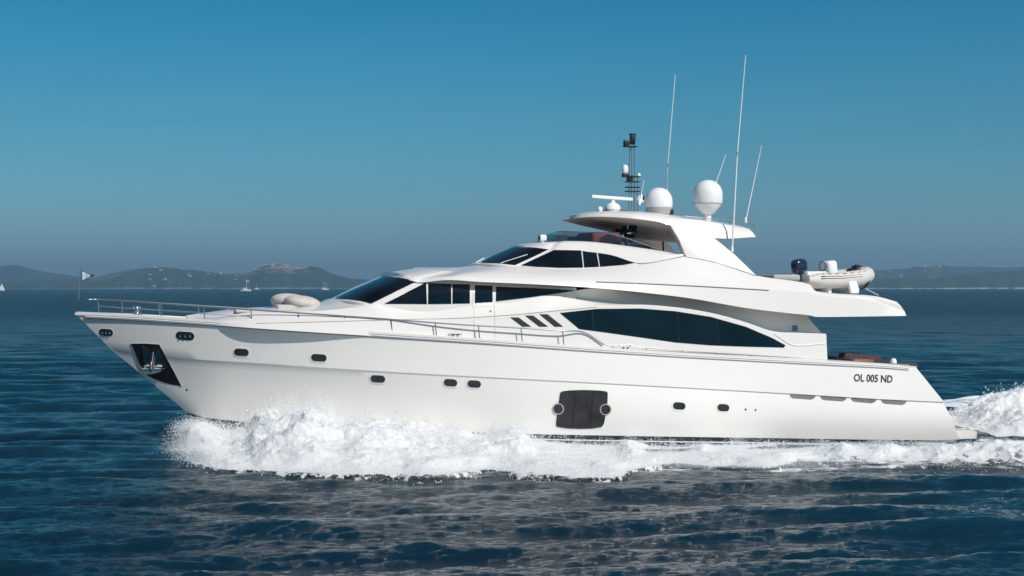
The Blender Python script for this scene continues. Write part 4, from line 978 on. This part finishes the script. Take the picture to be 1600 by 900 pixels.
Vd, Fd = droplets(np.concatenate([d1, d2, d3, d4, jp.reshape(-1, 3)]), np.concatenate([ra, rb, rc_, rd_, jr.reshape(-1)]))
DM = mat('water_drops', (.9, .92, .93), .5)
dr = fastmesh('spray_droplets', Vd, Fd, DM, True, None, 3); tag(dr, 'fine white droplets flung up along the bow wave', 'spray', kind='stuff')
# stern wake turmoil
nu2, nv2 = 420, 150
sx = np.linspace(1.7, 16, nu2)[:, None]*np.ones((1, nv2)); sy = np.linspace(-1, 1, nv2)[None, :]*(3.0+0.13*sx)
bn = fbm(sx/1.1, sy/1.0, 5, 91); mn = fbm(sx/.33, sy/.3, 4, 92); fn = fbm(sx/.1, sy/.1, 2, 93)
ed = sm(0, .35, 1-np.abs(sy)/(3.0+.13*sx))
hz = (0.05+1.35*sm(1.2, 6.0, sx)*np.exp(-np.maximum(sx-9, 0)/14))*ed
hz = hz*(0.72+0.7*(bn-.3))+ed*((bn-.47)*.5+(mn-.47)*.28+(fn-.4)*.06)*np.clip(hz+.3, 0, 1)-0.08*(1-ed)
so = 0.55+.55*ed
WX = OX+math.cos(TH)*sx-math.sin(TH)*sy; WY = OY+math.sin(TH)*sx+math.cos(TH)*sy
ii = np.arange(nu2*nv2).reshape(nu2, nv2)
wake = fastmesh('stern_wake', np.stack([WX, WY, hz], -1).reshape(-1, 3), np.stack([ii[:-1, :-1], ii[1:, :-1], ii[1:, 1:], ii[:-1, 1:]], -1).reshape(-1, 4), FM, True, {'solid': so.reshape(-1)})
tag(wake, 'white churned wake rising in a mound behind the stern', 'wake', kind='stuff')
q_ = rng.integers(0, nu2*nv2, 14000); Bp = np.stack([WX, WY, hz], -1).reshape(-1, 3)[q_]; Bp[:, 2] += np.abs(rng.normal(0, .12, len(Bp)))*np.clip(hz.reshape(-1)[q_], .1, 2)
Vd, Fd = droplets(Bp, .007*(4)**(rng.random(len(Bp))**2)); wd = fastmesh('wake_droplets', Vd, Fd, DM, True, None, 3); tag(wd, 'white droplets thrown above the churned stern wake', 'spray', kind='stuff')
# ================================================================== FAR SHORE
def hills(name, sil, D0, D1, seed, rocky, coast=0):
    """land rising from the shore at distance D0 to a crest near D1; sil: bearing (as photo column) and crest row"""
    a0, a1 = sil[0][0], sil[-1][0]; nu_ = int((a1-a0)*1.6); nv_ = 70
    u = np.linspace(a0, a1, nu_); cr_ = catmull([(s_[0], s_[1], 0) for s_ in sil], 8); cu = np.array(cr_)
    row = np.interp(u, cu[:, 0], cu[:, 1])
    bear = (u-CX)/F; v = np.linspace(0, 1.25, nv_)
    d = D0+(D1-D0)*v[None, :]+(fbm(u/30, u*0, 3, seed+4)-.5)[:, None]*(D1-D0)*.5*(1-np.minimum(v, 1))[None, :]
    crest = (CY-row)/F*D1+H
    X_ = bear[:, None]*d; Y_ = d*np.ones_like(X_)
    pr = np.where(v < 1, np.sin(np.minimum(v, 1)*np.pi/2)**0.9, 1-(v-1)*1.6)[None, :]
    rel_ = fbm(X_/260, Y_/260, 5, seed)-.47
    Z_ = crest[:, None]*pr*(1+0.55*rel_*np.sin(np.clip(v, 0, 1)*np.pi)[None, :])+(fbm(X_/60, Y_/60, 4, seed+9)-.47)*6*np.minimum(v*3, 1)[None, :]-1.5*(v[None, :] < .01)
    if coast: Z_ = Z_+0
    ii_ = np.arange(nu_*nv_).reshape(nu_, nv_)
    rk = sm(.50, .60, fbm(X_/120, Z_/22, 4, seed+20))*rocky(u)[:, None]*sm(.25, .6, v)[None, :]
    o = fastmesh(name, np.stack([X_, Y_, Z_], -1).reshape(-1, 3), np.stack([ii_[:-1, :-1], ii_[1:, :-1], ii_[1:, 1:], ii_[:-1, 1:]], -1).reshape(-1, 4), LM, True, {'rock': rk.reshape(-1), 'shore': (1-sm(.004, .02+coast, v)[None, :]*np.ones_like(X_)).reshape(-1)})
    o['kind'] = 'structure'; return o, (X_, Y_, Z_)
def land_material():
    m = bpy.data.materials.new('scrub_land'); m.use_nodes = True; t = m.node_tree; l = t.links; b = t.nodes['Principled BSDF']; b.inputs['Roughness'].default_value = .95; b.inputs['Specular IOR Level'].default_value = 0
    geo = nn(t, 'ShaderNodeNewGeometry')
    n1 = nn(t, 'ShaderNodeTexNoise'); n1.inputs['Scale'].default_value = .018; n1.inputs['Detail'].default_value = 8; n1.inputs['Roughness'].default_value = .7; l.new(geo.outputs['Position'], n1.inputs[0])
    cr = nn(t, 'ShaderNodeValToRGB'); e_ = cr.color_ramp.elements; e_[0].position = .40; e_[0].color = (.014, .038, .018, 1); e_[1].position = .60; e_[1].color = (.045, .07, .035, 1)
    x_ = e_.new(.68); x_.color = (.14, .12, .09, 1); l.new(n1.outputs[0], cr.inputs[0])
    a1 = nn(t, 'ShaderNodeAttribute', attribute_name='rock'); a2 = nn(t, 'ShaderNodeAttribute', attribute_name='shore')
    m1 = nn(t, 'ShaderNodeMix', data_type='RGBA'); l.new(a1.outputs['Fac'], m1.inputs[0]); l.new(cr.outputs[0], m1.inputs[6]); m1.inputs[7].default_value = (.42, .26, .22, 1)
    m2 = nn(t, 'ShaderNodeMix', data_type='RGBA'); l.new(a2.outputs['Fac'], m2.inputs[0]); l.new(m1.outputs[2], m2.inputs[6]); m2.inputs[7].default_value = (.55, .50, .42, 1)
    l.new(m2.outputs[2], b.inputs['Base Color']); return m
LM = land_material()
gs = lambda c_, w_: (lambda u: np.exp(-((u-c_)/w_)**2))
_, hA = hills('far_hills', [(-500, 425), (-350, 428), (-200, 420), (-100, 424), (-30, 416), (0, 417), (25, 414.5), (50, 421), (80, 427), (110, 431), (150, 436), (200, 438)], 5200, 6400, 3, lambda u: 0*u)
_, hB = hills('hills', [(-420, 440), (-200, 436), (-60, 441), (40, 440), (90, 436), (130, 436), (155, 433), (175, 427), (200, 422.5), (235, 419.5), (270, 420.5), (305, 424), (350, 428), (385, 427), (398, 423), (412, 417), (430, 414), (448, 415.5), (456, 420), (466, 418), (485, 416), (500, 419), (515, 426), (530, 431), (550, 435), (570, 437), (600, 440), (640, 443), (690, 446), (740, 448.5)], 4000, 4900, 8, lambda u: np.exp(-((u-450)/60)**2)+.25*np.exp(-((u-170)/50)**2))
_, hC = hills('far_hills', [(980, 447), (1060, 440), (1150, 432), (1250, 428), (1330, 426), (1370, 424.5), (1400, 422), (1430, 419.5), (1452, 418), (1465, 416.5), (1480, 418), (1510, 418.5), (1560, 418.5), (1600, 417.5), (1680, 415), (1800, 418), (2000, 422), (2200, 430)], 4900, 6200, 12, lambda u: .8*np.exp(-((u-1452)/14)**2))
_, hD = hills('hills', [(1150, 448), (1250, 443), (1340, 438), (1400, 435), (1460, 436), (1500, 431), (1540, 427), (1580, 425), (1620, 421), (1700, 418), (1850, 424), (2000, 432), (2150, 444)], 3600, 4300, 17, lambda u: 0*u, 0.02)
# small pale houses scattered on the slopes
hm = {'wall': mat('house_wall', (.50, .45, .41), .8), 'roof': mat('house_roof', (.42, .24, .17), .8)}
def house_thing(w_, d_, h_):
    e = empty('house', (0, 0, 0))
    mk('wall', [(-w_, -d_, -3), (w_, -d_, -3), (w_, d_, -3), (-w_, d_, -3), (-w_, -d_, h_), (w_, -d_, h_), (w_, d_, h_), (-w_, d_, h_)], [(0, 1, 5, 4), (1, 2, 6, 5), (2, 3, 7, 6), (3, 0, 4, 7), (4, 5, 6, 7)], hm['wall'], e, 0)
    q = 1.06; mk('roof', [(-w_*q, -d_*q, h_+.05), (w_*q, -d_*q, h_+.05), (w_*q, d_*q, h_+.05), (-w_*q, d_*q, h_+.05), (-w_*q, 0, h_+1.8), (w_*q, 0, h_+1.8)], [(0, 1, 5, 4), (2, 3, 4, 5), (0, 4, 3), (1, 2, 5), (0, 3, 2, 1)], hm['roof'], e, 0)
    return e
def cp(root, loc_, rz, sc_):
    r_ = root.copy(); C.objects.link(r_); r_.location = loc_; r_.rotation_euler = (0, 0, rz); r_.scale = (sc_,)*3
    for ch_ in list(root.children):
        c_ = ch_.copy(); C.objects.link(c_); c_.parent = r_
    return r_
def scatter(H_, n_, cen_, wid, vlo, vhi, label, group, seed, lo, hi):
    X_, Y_, Z_ = H_; r2 = np.random.default_rng(seed); base = None
    bx = X_[:, 0]/Y_[:, 0]*F+CX
    for i in range(n_):
        a = r2.normal(cen_, wid); a = min(max(a, lo), hi); iu = int(np.argmin(np.abs(bx-a))); iv = int(r2.uniform(vlo, vhi)*70)
        p = (X_[iu, iv], Y_[iu, iv], Z_[iu, iv]+0.3); s_ = r2.uniform(.35, .95)
        if base is None: base = house_thing(6, 4, 3.6); o = base; o.location = p; o.scale = (s_,)*3; o.rotation_euler = (0, 0, r2.uniform(-.6, .6))
        else: o = cp(base, p, r2.uniform(-.6, .6), s_)
        tag(o, label, 'house', group)
scatter(hB, 15, 300, 60, .03, .6, 'tiny pale house among scrub on the left hills', 'houses scattered on the left hills', 5, 175, 395)
scatter(hB, 20, 440, 24, .5, .78, 'tiny pale house below the rocky summit of the left hills', 'houses of the hilltop village on the left', 6, 400, 500)
scatter(hC, 16, 1440, 40, .3, .75, 'tiny pale house on the low ridge at the far right', 'houses on the right-hand ridge', 7, 1378, 1596)
# sailing boats near the far shore
def sailboat(px, py, d, hgt, label, sails, masts=1, flip=1):
    s_ = d; X_ = (px-CX)/F*s_; e = empty('sailing_boat', (X_, s_, 0.0), R(15)); Lh = hgt*.42
    tag(e, label, 'sailboat', None)
    n_ = 12; V = []; Fc = []
    for i in range(n_+1):
        u = i/n_; x = (u-.5)*2*Lh; w = Lh*.28*math.sin(math.pi*min(1, u*.8+.2))**.7 if u < 1 else .02
        w = Lh*.28*(1-(abs(u-.4)/.6)**2.4 if u > .4 else 1-.35*((.4-u)/.4)**2)
        for yy, zz in ((-w, Lh*.24+.05*Lh*u), (-w*.7, 0), (0, -.2*Lh), (w*.7, 0), (w, Lh*.24+.05*Lh*u)): V.append((x*flip, yy, zz))
    for i in range(n_):
        for j in range(4): Fc.append((i*5+j, i*5+j+1, (i+1)*5+j+1, (i+1)*5+j))
        Fc.append((i*5, i*5+4, (i+1)*5+4, (i+1)*5))
    Fc.append((0, 1, 2, 3, 4)); mk('hull', V, Fc, M['white'], e, 40)
    box('cabin', (0, 0, Lh*.32), (Lh*.8, Lh*.28, Lh*.16), M['white'], e, .05)
    for k_ in range(masts):
        x = (.1 if masts == 1 else (-.3, .35)[k_])*Lh*flip; hh = hgt*(1 if k_ == 0 else .95)
        tube('mast', [(x, 0, .2), (x, 0, hh*.5), (x, 0, hh)], .22, M['white'], e, 6, .12)
        tube('boom', [(x, 0, Lh*.5), (x-Lh*.75*flip, 0, Lh*.5)], .14, M['white'], e, 6)
        if sails:
            V = [(x-.2*flip, .02, Lh*.55), (x-Lh*.75*flip, .02, Lh*.55), (x-.2*flip, .02, hh*.97), (x-.2*flip, -.08, Lh*.55), (x-Lh*.75*flip, -.3, Lh*.55), (x-.2*flip, -.08, hh*.97)]
            mk('mainsail', V, [(0, 1, 2), (5, 4, 3), (0, 3, 4, 1), (1, 4, 5, 2), (2, 5, 3, 0)], M['white'], e, 0)
            V = [(x+.2*flip, .02, hh*.85), (x+Lh*.85*flip, .02, Lh*.35), (x+.3*flip, .02, Lh*.5), (x+.2*flip, -.1, hh*.85), (x+Lh*.85*flip, -.1, Lh*.35), (x+.3*flip, -.2, Lh*.5)]
            mk('jib', V, [(0, 1, 2), (5, 4, 3), (0, 3, 4, 1), (1, 4, 5, 2), (2, 5, 3, 0)], M['white'], e, 0)
        else: tube('furled_sail', [(x, 0, Lh*.58), (x-Lh*.7*flip, 0, Lh*.58)], .3, M['cover'], e, 6)
    return e
sailboat(2.5, 448, 1900, 9.5, 'small sailing boat under white sails at the left edge of the sea', True)
sailboat(384, 449, 1700, 14, 'white sailing boat with bare mast before the hills, nearest the bow railing', False)
sailboat(401, 448, 2700, 12, 'tiny white sailing boat with bare mast just right of a larger one', False)
sailboat(508, 449, 2300, 13, 'two-masted white sailing boat beneath the rocky hill', False, 2)
# haze
hb_ = bpy.data.meshes.new('haze'); bmh = bmesh.new(); bmesh.ops.create_cube(bmh, size=1)
bmesh.ops.scale(bmh, vec=(19000, 9900, 152), verts=bmh.verts); bmesh.ops.translate(bmh, vec=(0, 4300, 73), verts=bmh.verts); bmh.to_mesh(hb_); bmh.free()
hm_ = bpy.data.materials.new('haze_air'); hm_.use_nodes = True; ht_ = hm_.node_tree; ht_.nodes.remove(ht_.nodes['Principled BSDF'])
pv = ht_.nodes.new('ShaderNodeVolumePrincipled'); pv.inputs['Density'].default_value = 0.00020; pv.inputs['Color'].default_value = (.40, .66, .90, 1); pv.inputs['Anisotropy'].default_value = 0.2
ht_.links.new(pv.outputs[0], ht_.nodes['Material Output'].inputs['Volume'])
hb_.materials.append(hm_); hz_ = bpy.data.objects.new('haze', hb_); C.objects.link(hz_); hz_['kind'] = 'stuff'
